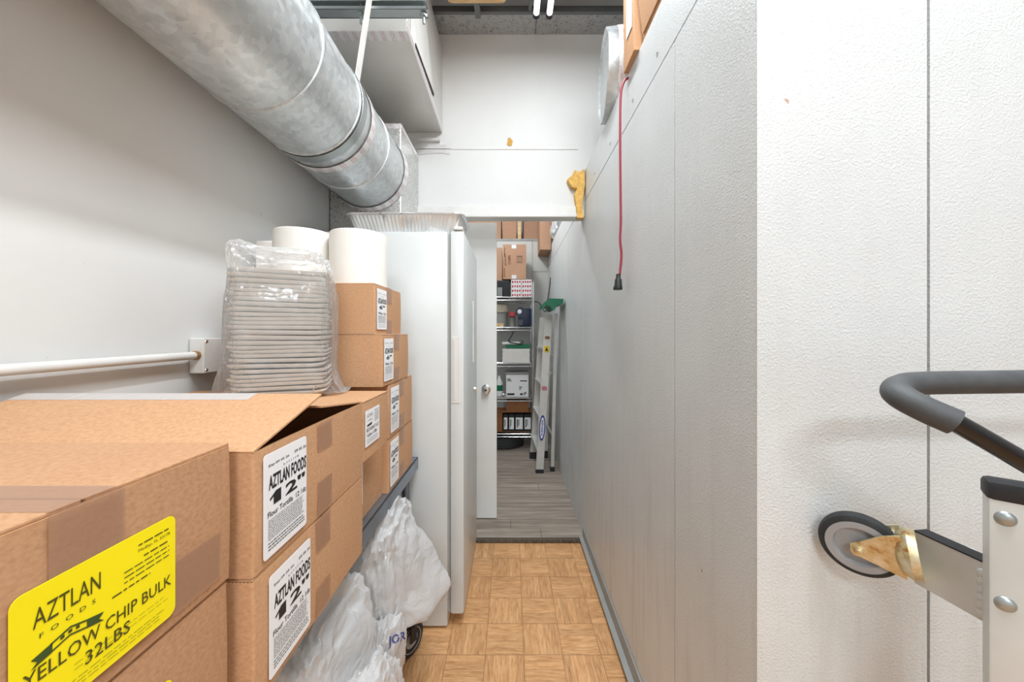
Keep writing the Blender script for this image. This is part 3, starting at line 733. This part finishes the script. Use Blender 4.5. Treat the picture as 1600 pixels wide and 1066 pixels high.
bm = bag_mesh((-.572, .965, 1.278), (.128, .108, .175), .36, 3, .09, 6, [((.5, -.2, 1), .02, 10), ((-.45, -.2, 1), .055, 12), ((1, .1, -1), .05, 16), ((-1, 0, -.75), .045, 10), ((0, -1, -1), .01, 8)], zmin=1.1085)
obj('bag', bm, M['bag'], t, True)
t.location = (-.598, .953, 1.113); t.rotation_euler = (0, 0, math.radians(22)); t.scale = (.92, .85, 1)
# lower bags

def cup_stack(p0, d, n, r, pitch, parent, name='foam_plate'):
    d = Vector(d).normalized()
    bm = B()
    for i in range(n): lathe(bm, [(0, 0), (r*.7, 0), (r, .011), (r*.985, .0125), (r*.69, .002), (0, .002)], Vector(p0)+d*pitch*i, d, 28)
    return obj(name, bm, 'foamw', parent, True)
t = thing('foam_plate_bag', 'white plastic bag of foam plates under the shelf, nearest the freezer', 'bag', (-.55, 1.3, .24))
cup_stack((-.50, 1.10, .53), (0, 1, 0), 20, .10, .011, t, 'plate_stack')
obj('bag', bag_mesh((-.475, 1.20, .505), (.12, .16, .175), .6, 11, .17, 6, [((1, .25, -.30), .13, 14), ((.85, .1, -.62), .07, 24), ((.4, .1, 1), .03, 6)], zmin=.2415), M['bagw'], t, True)
t2 = thing('foam_cup_bag', 'white plastic bag of foam cups under the shelf, in the middle', 'bag', (-.5, .9, .24))
cup_stack((-.48, .70, .52), (0, 1, 0), 24, .095, .011, t2, 'cup_stack')
obj('bag', bag_mesh((-.50, .83, .47), (.115, .17, .19), .5, 5, .14, 6, [((.9, .3, 0), .02, 6)], zmin=.2415), M['bagw'], t2, True)
obj('plastic_bag', bag_mesh((-.36, .84, .23), (.075, .15, .21), .75, 23, .3, 6, [((.5, -.1, 1), .04, 10)], zmin=.002), M['bagw'], None, True,
    label='crumpled white bag bulging out from the cart at the bottom of the picture', cat='bag')
t3 = obj('plastic_bag', bag_mesh((-.388, 1.04, .30), (.045, .09, .13), .8, 41, .36, 6, [((.7, .4, .3), .04, 8)]), M['bagw'], None, True,
    label='crumpled white bag with blue and pink print beside the caster', cat='bag')

# print on bag : cast on to the surface
def cast_print(parent, items, Y):
    dg = bpy.context.evaluated_depsgraph_get(); bme = bmesh.new(); bme.from_mesh(parent.data); bme.transform(tmat(parent)); tr = BVHTree.FromBMesh(bme)
    bm = B()
    for s, px0, px1, py0, py1, mi in items:
        a = W(px0, py1, Y); U = XP*((px1-px0)*Y/F); V = ZP*((py1-py0)*Y/F)
        text_into(bm, s, a, U, V, 0, 1, 0, 1, .02, mi)
    o = Vector((.0, 0, 1.0)); ok = []
    for v in bm.verts:
        hit = tr.ray_cast(o, (v.co-o).normalized())
        if hit[0] is not None: v.co = hit[0]+hit[1]*.0012 if hit[1].dot(o-hit[0]) > 0 else hit[0]-hit[1]*.0012; ok.append(v)
    bad = [v for v in bm.verts if v not in set(ok)]
    bmesh.ops.delete(bm, geom=bad, context='VERTS')
    bme.free()
    if len(bm.verts): obj('print', bm, ['blueink', 'pinkink'], parent)
cast_print(t3, [('JOR', 606, 634, 985, 1003, 0), ('GR', 582, 600, 1000, 1025, 1)], 1.1)

# ================================================================== PAPER ROLLS + FOIL PAN
def roll(x, y, z, r, h, label):
    bm = B(); lathe(bm, [(.022, 0), (r-.003, 0), (r, .003), (r, h-.003), (r-.003, h), (.022, h)], (x, y, z), ZP, 64, closed=True)
    t = thing('paper_roll', label, 'paper roll', (x, y, z), 0, 'paper towel rolls')
    obj('paper', bm, 'paper', t, True)
    obj('core', lathe(B(), [(.0195, .001), (.0215, .001), (.0215, h-.001), (.0195, h-.001)], (x, y, z), ZP, 32, closed=True), 'core', t, True)
roll(-.522, 1.232, 1.426, .092, .183, 'white paper roll on the topmost carton, right of the others')
roll(-.709, 1.230, 1.426, .092, .187, 'white paper roll on the topmost carton, behind the bagged containers')
obj('paper_pack', bx(-.90, -.805, 1.26, 1.40, 1.36, 1.60, bev=.008), 'paper', None, label='white paper pack against the left wall behind the rolls', cat='paper')

def pan():
    t = thing('foil_pan', 'large fluted aluminium foil pan on top of the freezer', 'pan', (-.465, 1.69, 1.712))
    x0, x1, y0, y1 = -.735, -.203, 1.562, 1.832; W_, D_ = x1-x0, y1-y0
    bm = B(); rows = []
    base = rrect(W_, D_, .045, 10)
    # dense outline
    dense = []
    for i in range(len(base)):
        a = Vector(base[i]); b = Vector(base[(i+1) % len(base)]); k = max(1, int((b-a).length/.0035))
        for j in range(k): dense.append(a+(b-a)*j/k)
    cx, cy = W_/2, D_/2
    for z, ins, fl in ((0, .05, 0), (.002, .042, .4), (.02, .034, 1), (.062, .018, 1), (.074, .012, .3), (.080, .010, 0), (.081, .002, 0), (.084, 0, 0), (.088, .001, 0), (.089, .005, 0), (.086, .012, 0)):
        row = []
        for i, p in enumerate(dense):
            sx = (W_-2*ins)/W_; sy = (D_-2*ins)/D_
            f_ = .0032*fl*math.sin(i*2*PI/5.2)
            d = Vector((p[0]-cx, p[1]-cy)); q = Vector((d.x*sx, d.y*sy)); q += q.normalized()*f_
            row.append(bm.verts.new((x0+cx+q.x, y0+cy+q.y, 1.713+z)))
        rows.append(row)
    N = len(dense)
    for a, b in zip(rows, rows[1:]):
        for k in range(N): bm.faces.new((a[k], a[(k+1) % N], b[(k+1) % N], b[k]))
    bm.faces.new(rows[0][::-1])
    obj('tray', bm, m_galv('foil', 'e6e6e6', .3, 8, 0), t, True)
pan()

# ================================================================== FREEZER
t = thing('upright_freezer', 'tall white upright freezer standing against the left wall', 'freezer', (-.59, 1.82, 0))
obj('body', bx(WL+.012, -.272, 1.54, 2.12, .012, 1.711, bev=.006), 'freezer', t, True)
obj('gasket', bx(-.272, -.262, 1.548, 2.11, .07, 1.70), 'gasket', t)
bm = B(); box(bm, -.262, -.200, 1.54, 2.12, .062, 1.716, bev=.012)
d = obj('door', bm, 'freezer', t, True)
bm = B(); box(bm, -.252, -.217, 1.5375, 1.5395, .972, 1.258, bev=.0008); obj('handle_recess', bm, 'trim', d)
bm = B(); box(bm, -.246, -.238, 1.5345, 1.5375, .985, 1.245, bev=.001); obj('handle_lip', bm, 'freezer', d)
obj('hinge_cap', bx(-.245, -.205, 1.536, 1.60, 1.7165, 1.732, bev=.005), 'trim', d)
obj('lock', lathe(B(), [(0, .012), (.011, .011), (.013, 0)], (-.200, 1.96, .97), XP, 20), 'chrome', d, True)
obj('handle', bx(-.199, -.192, 1.86, 1.90, 1.12, 1.44, bev=.003), 'trim', d)
obj('kick_plate', bx(-.30, -.285, 1.56, 2.1, .0, .06), 'gasket', t)

# ================================================================== OPEN DOOR
t = thing('open_door', 'plain white door standing open behind the freezer', 'door', (-.47, 2.44, .03))
obj('slab', bx(-.855, -.095, 2.42, 2.457, .026, 2.022, bev=.002), 'door', t)
k = obj('knob', lathe(B(), [(0, .058), (.02, .056), (.0275, .045), (.026, .034), (.012, .024), (.011, .010), (.031, .006), (.032, 0), (0, 0)], (-.165, 2.42, .898), -YP, 32), 'chrome', t, True)
obj('keyhole', lathe(B(), [(0, .0605), (.007, .060), (.008, .057)], (-.165, 2.42, .898), -YP, 16), 'darkmetal', k)

# ================================================================== CORD & BOXES ON COOLER
t = thing('extension_cord', 'red cord hanging from the top of the cooler', 'cord', (.42, 1.37, 1.49))
pts = smooth_pts([(.50, 1.40, ZCOOL+.006), (.46, 1.385, ZCOOL+.008), W(982, 121, 1.375), W(975, 128, 1.37), W(970, 150, 1.37), W(969, 210, 1.37), W(969.5, 290, 1.37), W(970, 345, 1.37), W(969, 375, 1.37), W(971, 400, 1.37), W(968, 432, 1.37)], 8)
obj('cable', tube(B(), pts, .0045, 12), 'cord', t, True)
p = W(966, 430, 1.37)
bm = B(); tube(bm, [p+ZP*.004, p-ZP*.012, p-ZP*.018, p-ZP*.040, p-ZP*.052+XP*-.002, p-ZP*.056+XP*-.002], [.008, .009, .013, .015, .0185, .017], 10)
obj('plug', bm, 'plug', t, True)
t = carton('tan carton with a paper strip overhanging the cooler top above the red cord', .432, .74, 1.255, 1.372, ZCOOL+.001, 2.78, 'card', 'cartons on the cooler', tape=False)
obj('paper_strip', bx(.4285, .4295, 1.27, 1.33, 2.36, 2.76), 'white', t)
t = carton('tan carton with a folded-out flap on the cooler top nearer the ceiling light', .456, .80, .80, 1.235, ZCOOL+.001, 2.70, 'card', 'cartons on the cooler', tape=False)
obj('flap', bx(-.002, .002, .81, 1.225, 0, .30, mat=Matrix.Translation((.452, 0, ZCOOL+.03)) @ Matrix.Rotation(math.radians(-7), 4, 'Y')), 'card', t)

# ================================================================== HAND TRUCK
t = thing('hand_truck', 'aluminium hand truck with a black foam handle and yellow-plated caster', 'cart', (.68, .46, 0))
gp = smooth_pts([(.80, .50, 1.205), W(1560, 597, .50), W(1440, 599, .50), W(1408, 604, .495), W(1401, 613, .478), W(1416, 625, .462), W(1450, 642, .447), W(1492, 660, .433)], 8)
g = obj('handle_grip', tube(B(), gp, .0162, 20), 'foam', t, True)
hp = smooth_pts([W(1470, 650, .438), W(1492, 660, .433), W(1600, 722, .420), W(1680, 772, .412), (.665, .425, 1.04), (.668, .44, .95)], 8)
obj('handle_tube', tube(B(), hp, .0112, 18), 'gloss', t, True)
# right-hand arm of the loop, mostly outside the frame
obj('handle_tube', tube(B(), smooth_pts([(.80, .50, 1.205), (.93, .50, 1.20), (.96, .48, 1.17), (.95, .44, .95)], 8), .0112, 16), 'gloss', t, True)
# side rails (rotated plate)
th_ = math.radians(-42)
def plate(x, y, nm='side_rail'):
    Mr = Matrix.Translation((x, y, 0)) @ Matrix.Rotation(th_, 4, 'Z')
    r = obj(nm, bx(0, .085, 0, .028, .0, 1.068, bev=.003, mat=Mr), 'alu', t, True)
    obj('end_cap', bx(-.002, .087, -.002, .030, 1.056, 1.0815, bev=.006, mat=Mr), 'black', r, True)
    for dz in (1.036, .928):
        p = Mr @ Vector((.013, 0, dz))
        obj('rivet', lathe(B(), [(0, .004), (.006, .0035), (.009, .001), (.0095, 0)], p, Mr.to_3x3() @ -YP, 20), 'strut', r, True)
    return r
plate(.616, .462); 
plate(.90, .39)
obj('cross_bar', bx(.70, .90, .415, .435, .55, .60, bev=.003), 'alu', t)
obj('cross_bar', bx(.70, .90, .415, .435, .15, .20, bev=.003), 'alu', t)
for x in (.66, .93):
    k = obj('wheel', lathe(B(), [(.03, -.02), (.09, -.022), (.10, -.012), (.10, .012), (.09, .022), (.03, .02)], (x, .54, .10), XP, 40, closed=True), 'tread', t, True)
    obj('hub', lathe(B(), [(0, -.024), (.03, -.02), (.032, .02), (0, .024)], (x, .54, .10), XP, 24), 'hub', k, True)
obj('axle', tube(B(), [(.64, .54, .10), (.95, .54, .10)], .008, 12), 'strut', t, True)
bm = B(); bar(bm, (.66, .47, .12), (.66, .54, .10), .02, .03); bar(bm, (.93, .42, .12), (.93, .54, .10), .02, .03)
obj('axle_bracket', bm, 'strut', t)
# arm towards the cooler with caster
A0 = Vector((.633, .562, .92)); A1 = Vector((.645, .472, .918))
bm = B(); dA = (A1-A0).normalized(); sA = dA.cross(ZP).normalized()
prism(bm, [(0, -.040), ((A1-A0).length, -.040), ((A1-A0).length, .040), (0, .040)], A0, dA, ZP, .022)
k = obj('caster_arm', bm, 'alu', t)
N_ = dA.cross(ZP)
bm = B(); prism(bm, [(0, .0403), ((A1-A0).length, .0403), ((A1-A0).length, .0425), (0, .0425)], A0+N_*.0005, dA, ZP, .023)
obj('arm_edge', bm, 'black', k)
bm = B()
for i in range(6): lathe(bm, [(0, .003), (.005, .002), (.007, 0)], A0+dA*((A1-A0).length-.016)+ZP*(-.03+i*.011)+N_*.0001, N_, 12)
obj('weld', bm, 'alu', k)
C0 = Vector((.629, .562, .925)); wc = Vector((.588, .605, .916))
d = (wc-C0).normalized()
k = obj('caster', lathe(B(), [(0, .010), (.022, .010), (.024, .002), (.036, -.004), (.038, .006), (.030, .018), (.020, .022), (0, .022)], C0-d*.004, d, 40), 'gold', t, True)
nW = Vector((-.78, -.61, -.16)); nW = (nW-d*nW.dot(d)).normalized()
u = d; v = nW.cross(u).normalized(); u = v.cross(nW).normalized()
for q in (-1, 1):
    c = wc+nW*.017*q
    poly = [(-.011, -.004), (-.008, -.011), (.0, -.012), (.05, -.034), (.052, .036), (.03, .030), (.0, .012), (-.009, .008)]
    bm = B(); prism(bm, [(a, b) for a, b in poly], c+nW*.0015, -u, nW.cross(-u), .003)
    obj('fork', bm, 'gold', k)
bm = B(); bar(bm, C0+d*.016-nW*.016, C0+d*.016+nW*.019, .055, .004, up=d); obj('fork_bridge', bm, 'gold', k)
obj('tyre', lathe(B(), [(.036, -.011), (.045, -.012), (.0515, -.008), (.053, 0), (.0515, .008), (.045, .012), (.036, .011)], wc, nW, 56, closed=True), 'tread', k, True)
obj('hub', lathe(B(), [(0, -.004), (.030, -.004), (.033, -.0125), (.043, -.0125), (.043, .0125), (.033, .0125), (.030, .004), (0, .004)], wc, nW, 56), 'hub', k, True)
obj('axle_bolt', lathe(B(), [(0, .030), (.005, .029), (.0065, .024), (.0066, .020), (.009, .0195), (.009, .0185), (0, -.02)], wc, nW, 20), 'gold', k, True)
obj('bumper_cap', lathe(B(), [(0, 0), (.013, 0), (.015, .006), (.015, .026), (.010, .030), (0, .030)], (.668, .525, .925), ZP, 24), 'white', t, True)

# ================================================================== STORAGE ROOM
RX0, RX1, RY0, RY1 = -.68, .238, 3.80, 4.20
t = thing('wire_rack', 'chrome wire shelving rack in the storage room', 'rack', (-.22, 4.0, .02))
for x in (RX0, RX1):
    for y in (RY0, RY1): obj('post', tube(B(), [(x, y, .02), (x, y, 1.82)], .0125, 12), 'chrome', t, True)
SHZ = (.21, .59, .957, 1.34, 1.66)
for z in SHZ:
    bm = B()
    for y in (RY0, RY1):
        for zz in (z, z-.032): tube(bm, [(RX0, y, zz), (RX1, y, zz)], .0035, 6)
        pts = []; n = 36
        for i in range(n+1): pts.append((RX0+(RX1-RX0)*i/n, y, z-(.03 if i % 2 else .002)))
        tube(bm, pts, .0025, 5)
    for x in (RX0, RX1):
        for zz in (z, z-.032): tube(bm, [(x, RY0, zz), (x, RY1, zz)], .0035, 6)
    for i in range(34):
        x = RX0+(RX1-RX0)*(i+.5)/34; tube(bm, [(x, RY0, z+.002), (x, RY1, z+.002)], .0022, 5)
    for y in (3.93, 4.07): tube(bm, [(RX0, y, z-.004), (RX1, y, z-.004)], .003, 5)
    obj('shelf', bm, 'chrome', t)
def sb(px0, px1, py0, py1, y0, y1, z0=None):
    a = W(px0, py1, y0); b = W(px1, py0, y0); return (a.x, b.x, y0, y1, a.z if z0 is None else z0, b.z)
zs = {z: z+.0045 for z in SHZ}
# top : red print boxes in two columns
zb = zs[1.66]
for r in range(4):
    for c_ in range(2):
        x0 = .005+c_*.112; z0 = zb+r*.047
        tt = thing('product_box', ('red and white product box on the top rack shelf, %s row, %s column' % (('lowest', 'second', 'third', 'uppermost')[r], ('left', 'right')[c_])), 'box', (x0+.055, 3.93, z0), 0, 'small red and white boxes')
        obj('body', bx(x0, x0+.108, 3.84, 4.05, z0, z0+.046, bev=.002), 'white', tt)
        bm = B()
        for i in range(4): box(bm, x0+.008+i*.025, x0+.024+i*.025, 3.8385, 3.8395, z0+.010+.004*(i % 2), z0+.034)
        obj('print', bm, 'redc', tt)
obj('black_crate', bx(-.32, -.012, 3.84, 4.10, zb, 1.845, bev=.01), 'black', None, label='black case on the top rack shelf left of the red and white boxes', cat='case')
tt = carton('brown carton with dark print lying on the red and white boxes', -.083, .165, 3.86, 4.12, 1.8605, 2.235, 'card2', None, tape=False)
sticker(tt, (.060, 3.8585, 2.03), XP, ZP, .07, .09, [('poly', [(.1, .1), (.9, .1), (.9, .16), (.1, .16)], 0), ('poly', [(.1, .84), (.9, .84), (.9, .9), (.1, .9)], 0), ('poly', [(.1, .1), (.16, .1), (.16, .9), (.1, .9)], 0), ('poly', [(.84, .1), (.9, .1), (.9, .9), (.84, .9)], 0), ('lines', .25, .75, .25, .7, 3, .5, 0)], 'card2', name='print_panel')
bm = B()
text_into(bm, 'CHIPS', Vector((-.0, 3.8575, 2.02)), ZP, -XP, 0, .10, 0, .03, .02); text_into(bm, 'QUALITY', Vector((-.045, 3.8575, 2.00)), ZP, -XP, 0, .14, 0, .022, .02)
box(bm, -.072, -.062, 3.8575, 3.858, 1.88, 1.98); box(bm, -.072, -.062, 3.8575, 3.858, 2.10, 2.20)
obj('print', bm, 'brown', tt)
for x, l in ((.01, 1.865), (.01, 2.19)): obj('tape', bx(x, x+.05, 3.857, 3.8575, l, l+.04), 'alutape', tt)
carton('plain brown carton on the black case at the left end of the rack', -.33, -.093, 3.86, 4.12, 1.846, 2.20, 'card2', None, tape=False)
obj('adapter_box', bx(-.14, -.09, 3.805, 3.835, zb, zb+.10, bev=.004), 'grey', None, label='small grey box at the front of the top rack shelf', cat='box')
# shelf 1.34
z = zs[1.34]
tt = thing('storage_bucket', 'beige ribbed bucket on the second rack shelf', 'bucket', (-.13, 3.95, z))
obj('body', lathe(B(), [(0, 0), (.085, 0), (.09, .05), (.088, .055), (.093, .1), (.091, .105), (.096, .16), (0, .16)], (-.128, 3.95, z), ZP, 32), 'grey', tt, True)
obj('lid', lathe(B(), [(0, .16), (.102, .16), (.104, .185), (.098, .2), (.095, .24), (0, .245)], (-.128, 3.95, z), ZP, 32), 'beige', tt, True)
obj('orange_box', bx(-.16, -.075, 3.81, 3.85, z, z+.04, bev=.003), 'wood', None, label='small orange-tan box in front of the beige bucket', cat='box')
tt = thing('sanding_roll', 'grey roll with a red top standing left of the blue machine', 'roll', (.014, 3.93, z))
obj('roll', lathe(B(), [(0, 0), (.033, 0), (.033, .11), (0, .11)], (.014, 3.93, z), ZP, 24), 'grey', tt, True)
obj('top_wrap', bx(-.019, .05, 3.87, 3.98, z+.111, z+.165, bev=.01), 'redc', tt)
tt = thing('blue_machine', 'dark blue machine with a white round knob on the second rack shelf', 'machine', (.15, 3.93, z))
bm = B(); box(bm, .085, .225, 3.86, 4.05, z, z+.205, bev=.02); lathe(bm, [(0, 0), (.055, 0), (.055, .12), (0, .12)], (.11, 3.85, z+.16), YP, 24)
obj('housing', bm, 'blue', tt, True)
obj('knob', lathe(B(), [(0, .012), (.022, .010), (.024, 0)], (.095, 3.85, z+.165), -YP, 20), 'white', tt, True)
bm = B()
for i in range(3): box(bm, .09+i*.015, .095+i*.015, 3.857, 3.8595, z+.02, z+.08)
obj('vent', bm, 'grey', tt)
# shelf .957
z = zs[.957]
tt = thing('paper_ream_stack', 'stack of grey-white sheets on the middle rack shelf', 'paper', (.06, 3.93, z))
bm = B()
for i in range(7): box(bm, -.09+.003*(i % 2), .205-.002*(i % 3), 3.84, 4.08, z+i*.0215, z+i*.0215+.0205, bev=.001)
obj('sheets', bm, 'paper', tt)
bm = B(); box(bm, -.055, .205, 3.84, 4.06, z+.152, z+.195, bev=.004)
obj('green_tray', bm, 'green', None, label='dark green tray lying on the stack of sheets', cat='tray')
obj('white_binder', bx(-.0925, .095, 3.835, 4.02, z+.196, z+.222, bev=.004, mat=Matrix.Translation((0, 0, 0))), 'white', None, label='white folder on top of the green tray', cat='folder')
# hanging black tool under shelf 1.34
obj('hose_nozzle', tube(B(), smooth_pts([(.03, 3.82, 1.30), (.01, 3.82, 1.25), (-.02, 3.82, 1.19), (.05, 3.83, 1.17), (.12, 3.83, 1.165), (.125, 3.83, 1.20)], 6), .006, 8), 'black', None, True, label='thin black hose dangling below the second rack shelf', cat='hose')
# shelf .59
z = zs[.59]
tt = thing('supply_box', 'white printed box on the fourth rack shelf', 'box', (.06, 3.93, z))
obj('body', bx(-.05, .19, 3.84, 4.08, z, z+.235, bev=.003), 'white', tt)
obj('lid', bx(-.06, .20, 3.85, 4.09, z+.2352, z+.262, bev=.003), 'grey', tt)
bm = B(); P = Vector((-.05, 3.8385, z))
for a, b, c_, d in ((.012, .05, .185, .195), (.012, .06, .17, .178), (.15, .225, .168, .178), (.012, .09, .02, .04), (.15, .18, .02, .04), (.14, .17, .10, .11), (.14, .16, .08, .09)): box(bm, P.x+a, P.x+b, P.y, P.y+.001, P.z+c_, P.z+d)
box(bm, P.x+.19, P.x+.2, P.y, P.y+.001, P.z+.02, P.z+.05); box(bm, P.x+.205, P.x+.215, P.y, P.y+.001, P.z+.03, P.z+.055)
obj('print', bm, 'ink', tt)
tt = thing('spray_bottle', 'white bottle with a green label left of the white printed box', 'bottle', (-.125, 3.9, z))
obj('body', lathe(B(), [(0, 0), (.035, 0), (.037, .01), (.037, .15), (.02, .18), (.014, .19), (.014, .22), (0, .22)], (-.125, 3.9, z), ZP, 24), 'white', tt, True)
obj('label', lathe(B(), [(.0375, .06), (.038, .062), (.038, .12), (.0375, .122)], (-.125, 3.9, z), ZP, 24), 'green', tt)
# shelf .21
z = zs[.21]
tt = thing('open_carton', 'open brown carton of black boxes on the lowest rack shelf', 'box', (.03, 3.95, z))
bm = B(); box(bm, -.18, .232, 3.85, 4.10, z, z+.004); box(bm, -.18, -.176, 3.85, 4.10, z, z+.215); box(bm, -.18, .226, 4.096, 4.10, z, z+.215); box(bm, -.18, .226, 3.85, 4.10, z+.211, z+.215); box(bm, -.18, -.09, 3.85, 3.854, z, z+.215)
obj('body', bm, 'brown', tt)
for i, (x0, x1) in enumerate(((-.08, -.03), (-.022, .04), (.048, .135), (.143, .222))):
    k = thing('toner_box', 'black box with a white label in the open carton, %s from the left' % ('first', 'second', 'third', 'fourth')[i], 'box', ((x0+x1)/2, 3.95, z+.005), 0, 'black boxes with white labels')
    obj('body', bx(x0, x1, 3.86, 4.06, z+.005, z+.19, bev=.002), 'black', k)
    sticker(k, (x0+.006, 3.859, z+.03), XP, ZP, (x1-x0)-.012, .125, [('poly', [(.15, .15), (.3, .15), (.3, .85), (.15, .85)], 0), ('poly', [(.4, .3), (.5, .3), (.5, .85), (.4, .85)], 0)], r=.001)
carton('small brown carton lying on the open carton of black boxes', -.045, .19, 3.86, 4.08, z+.2155, z+.325, 'brown', None, tape=False)
# hose coil on floor
tt = thing('hose_coil', 'black coiled hose on the floor under the rack', 'hose', (-.05, 3.95, .02))
bm = B(); pts = []
for i in range(150):
    a = i*2*PI/28; pts.append((-.08+.21*math.cos(a)*(1+.03*math.sin(i*.7)), 4.0+.15*math.sin(a), .036+.02*(i/28)))
tube(bm, pts, .013, 8); obj('coil', bm, 'black', tt, True)
# ledge cartons & stud above back wall
for i, (x0, x1, h, l) in enumerate(((-.62, -.12, .42, 'left of the wooden stud'), (-.10, .07, .38, 'just left of the wooden stud'), (.16, .38, .40, 'right of the wooden stud'))):
    carton('pinkish brown carton on the ledge above the storage wall, '+l, x0, x1, YB+.12, YB+.5, 2.4015, 2.40+h, 'card2', 'cartons on the ledge', tape=False)
obj('wood_stud', bx(.085, .125, YB+.03, YB+.11, 2.4005, 3.19), 'wood', None, label='upright wooden stud above the storage wall', cat='stud')
carton('brown carton wedged high in the corner where the cooler meets the storage wall', .325, .445, 3.95, YB-.008, 2.20, 2.62, 'card2', None, tape=False)
obj('plastic_film', bag_mesh((.52, 3.75, ZCOOL+.115), (.09, .16, .11), .7, 9, .25, 4, [], zmin=ZCOOL+.001), M['bagw'], None, True, label='crumpled clear film on the far end of the cooler top', cat='plastic film')

# ---- step ladder
t = thing('step_ladder', 'folded aluminium stepladder with a green top leaning by the cooler wall', 'ladder', (.28, 3.4, .02))
def rail(a, b, w_, th, nm, mat='alu'):
    bm = B(); bar(bm, a, b, w_, th, up=YP)
    s, u = frame_of(b-a, YP); d = (b-a)
    for q in (-1, 1): bar(bm, a-u*th*.5+s*q*(w_/2-.004), b-u*th*.5+s*q*(w_/2-.004), .006, .004, up=YP)
    return obj(nm, bm, mat, t)
a1, b1_ = W(843, 735, 3.23), W(857, 492, 3.30)
a2, b2 = W(833, 708, 3.60), W(848, 496, 3.56)
r1 = rail(a1, b1_, .068, .024, 'front_rail'); rail(a2, b2, .06, .022, 'front_rail')
a3, b3 = W(863, 731, 3.27), W(869, 490, 3.32)
a4, b4 = W(853, 706, 3.62), W(860, 494, 3.58)
rail(a3, b3, .03, .022, 'rear_rail'); rail(a4, b4, .03, .022, 'rear_rail')
for f_ in (.13, .34, .55, .78):
    p = a1+(b1_-a1)*f_; q = a2+(b2-a2)*f_
    bm = B(); bar(bm, p, q, .075, .018); obj('step', bm, 'alu', t)
for f_ in (.2, .72):
    p = a3+(b3-a3)*f_; q = a4+(b4-a4)*f_; bm = B(); bar(bm, p, q, .02, .012); obj('rear_brace', bm, 'alu', t)
for f_ in (.62,):
    p = a1+(b1_-a1)*f_; q = a3+(b3-a3)*f_; bm = B(); bar(bm, p+YP*-.018, q+YP*-.018, .012, .006); bar(bm, p+YP*-.016-ZP*.16-XP*.03, q+YP*-.016-ZP*.0-XP*.03, .012, .006); obj('spreader', bm, 'alu', t)
for p in (a1, a2, a3, a4): obj('foot', bx(p.x-.036 if p in (a1, a2) else p.x-.02, p.x+.036 if p in (a1, a2) else p.x+.02, p.y-.02, p.y+.02, .0205, p.z+.012, bev=.003), 'black', t)
c0 = W(843, 478, 3.28)
bm = B(); prism(bm, [(0, -.045), (.03, -.02), (.06, -.03), (.075, -.06), (.10, -.055), (.115, -.02), (.165, -.01), (.17, .03), (.05, .035), (.0, -.01)], c0+Vector((0, 0, .0)), XP, ZP, -.34)
obj('top_cap', bm, 'green', t)
# ladder stickers
s, u = frame_of(b1_-a1, YP); U = (b1_-a1).normalized()
def on_rail(f, w_, h_, items, pap, inks=('ink', 'inkg')):
    Vv = U; Uu = Vector((Vv.z, 0, -Vv.x)).normalized(); P = a1+(b1_-a1)*f-Uu*w_/2; P.y = (a1+(b1_-a1)*f).y-.0158
    Vv = (b1_-a1).normalized()
    return sticker(t, P, Uu, Vv, w_, h_, items, pap, inks, r=.012)
bm = B()
P = a1+(b1_-a1)*.27; el = [(.028*math.cos(k*2*PI/32), .115*math.sin(k*2*PI/32)) for k in range(32)]
Uu = Vector((U.z, 0, -U.x)).normalized(); N_ = Uu.cross(U)
lg = obj('logo_label', prism(B(), el, P+N_*.0165, Uu, U, .001), 'blueink', t)
el = [(.018*math.cos(k*2*PI/32), .095*math.sin(k*2*PI/32)) for k in range(32)]
bm = prism(B(), el, P+N_*.0175, Uu, U, .0008); text_into(bm, 'WERNER', P+N_*.0182, U, -Uu, -.075, .075, -.010, .010, .02, 1)
obj('print', bm, ['white', 'blueink'], lg)
on_rail(.51, .045, .035, [('lines', .1, .9, .2, .7, 3, .4, 0)], 'redc', ('white', 'white'))
on_rail(.755, .05, .06, [('poly', [(.2, .2), (.8, .2), (.5, .8)], 0)], 'yellow')
on_rail(.84, .045, .028, [('lines', .1, .9, .1, .9, 4, .4, 0)], 'rust')
# loose cable by ladder top
obj('loose_cable', tube(B(), smooth_pts([(.25, 3.86, 1.62), (.30, 3.8, 1.60), (.34, 3.72, 1.52), (.355, 3.62, 1.50), (.37, 3.62, 1.60), (.395, 3.62, 1.76), (.40, 3.62, 1.84)], 8), .005, 8), 'black', None, True, label='black cable looping between the rack and the stepladder top', cat='cable')
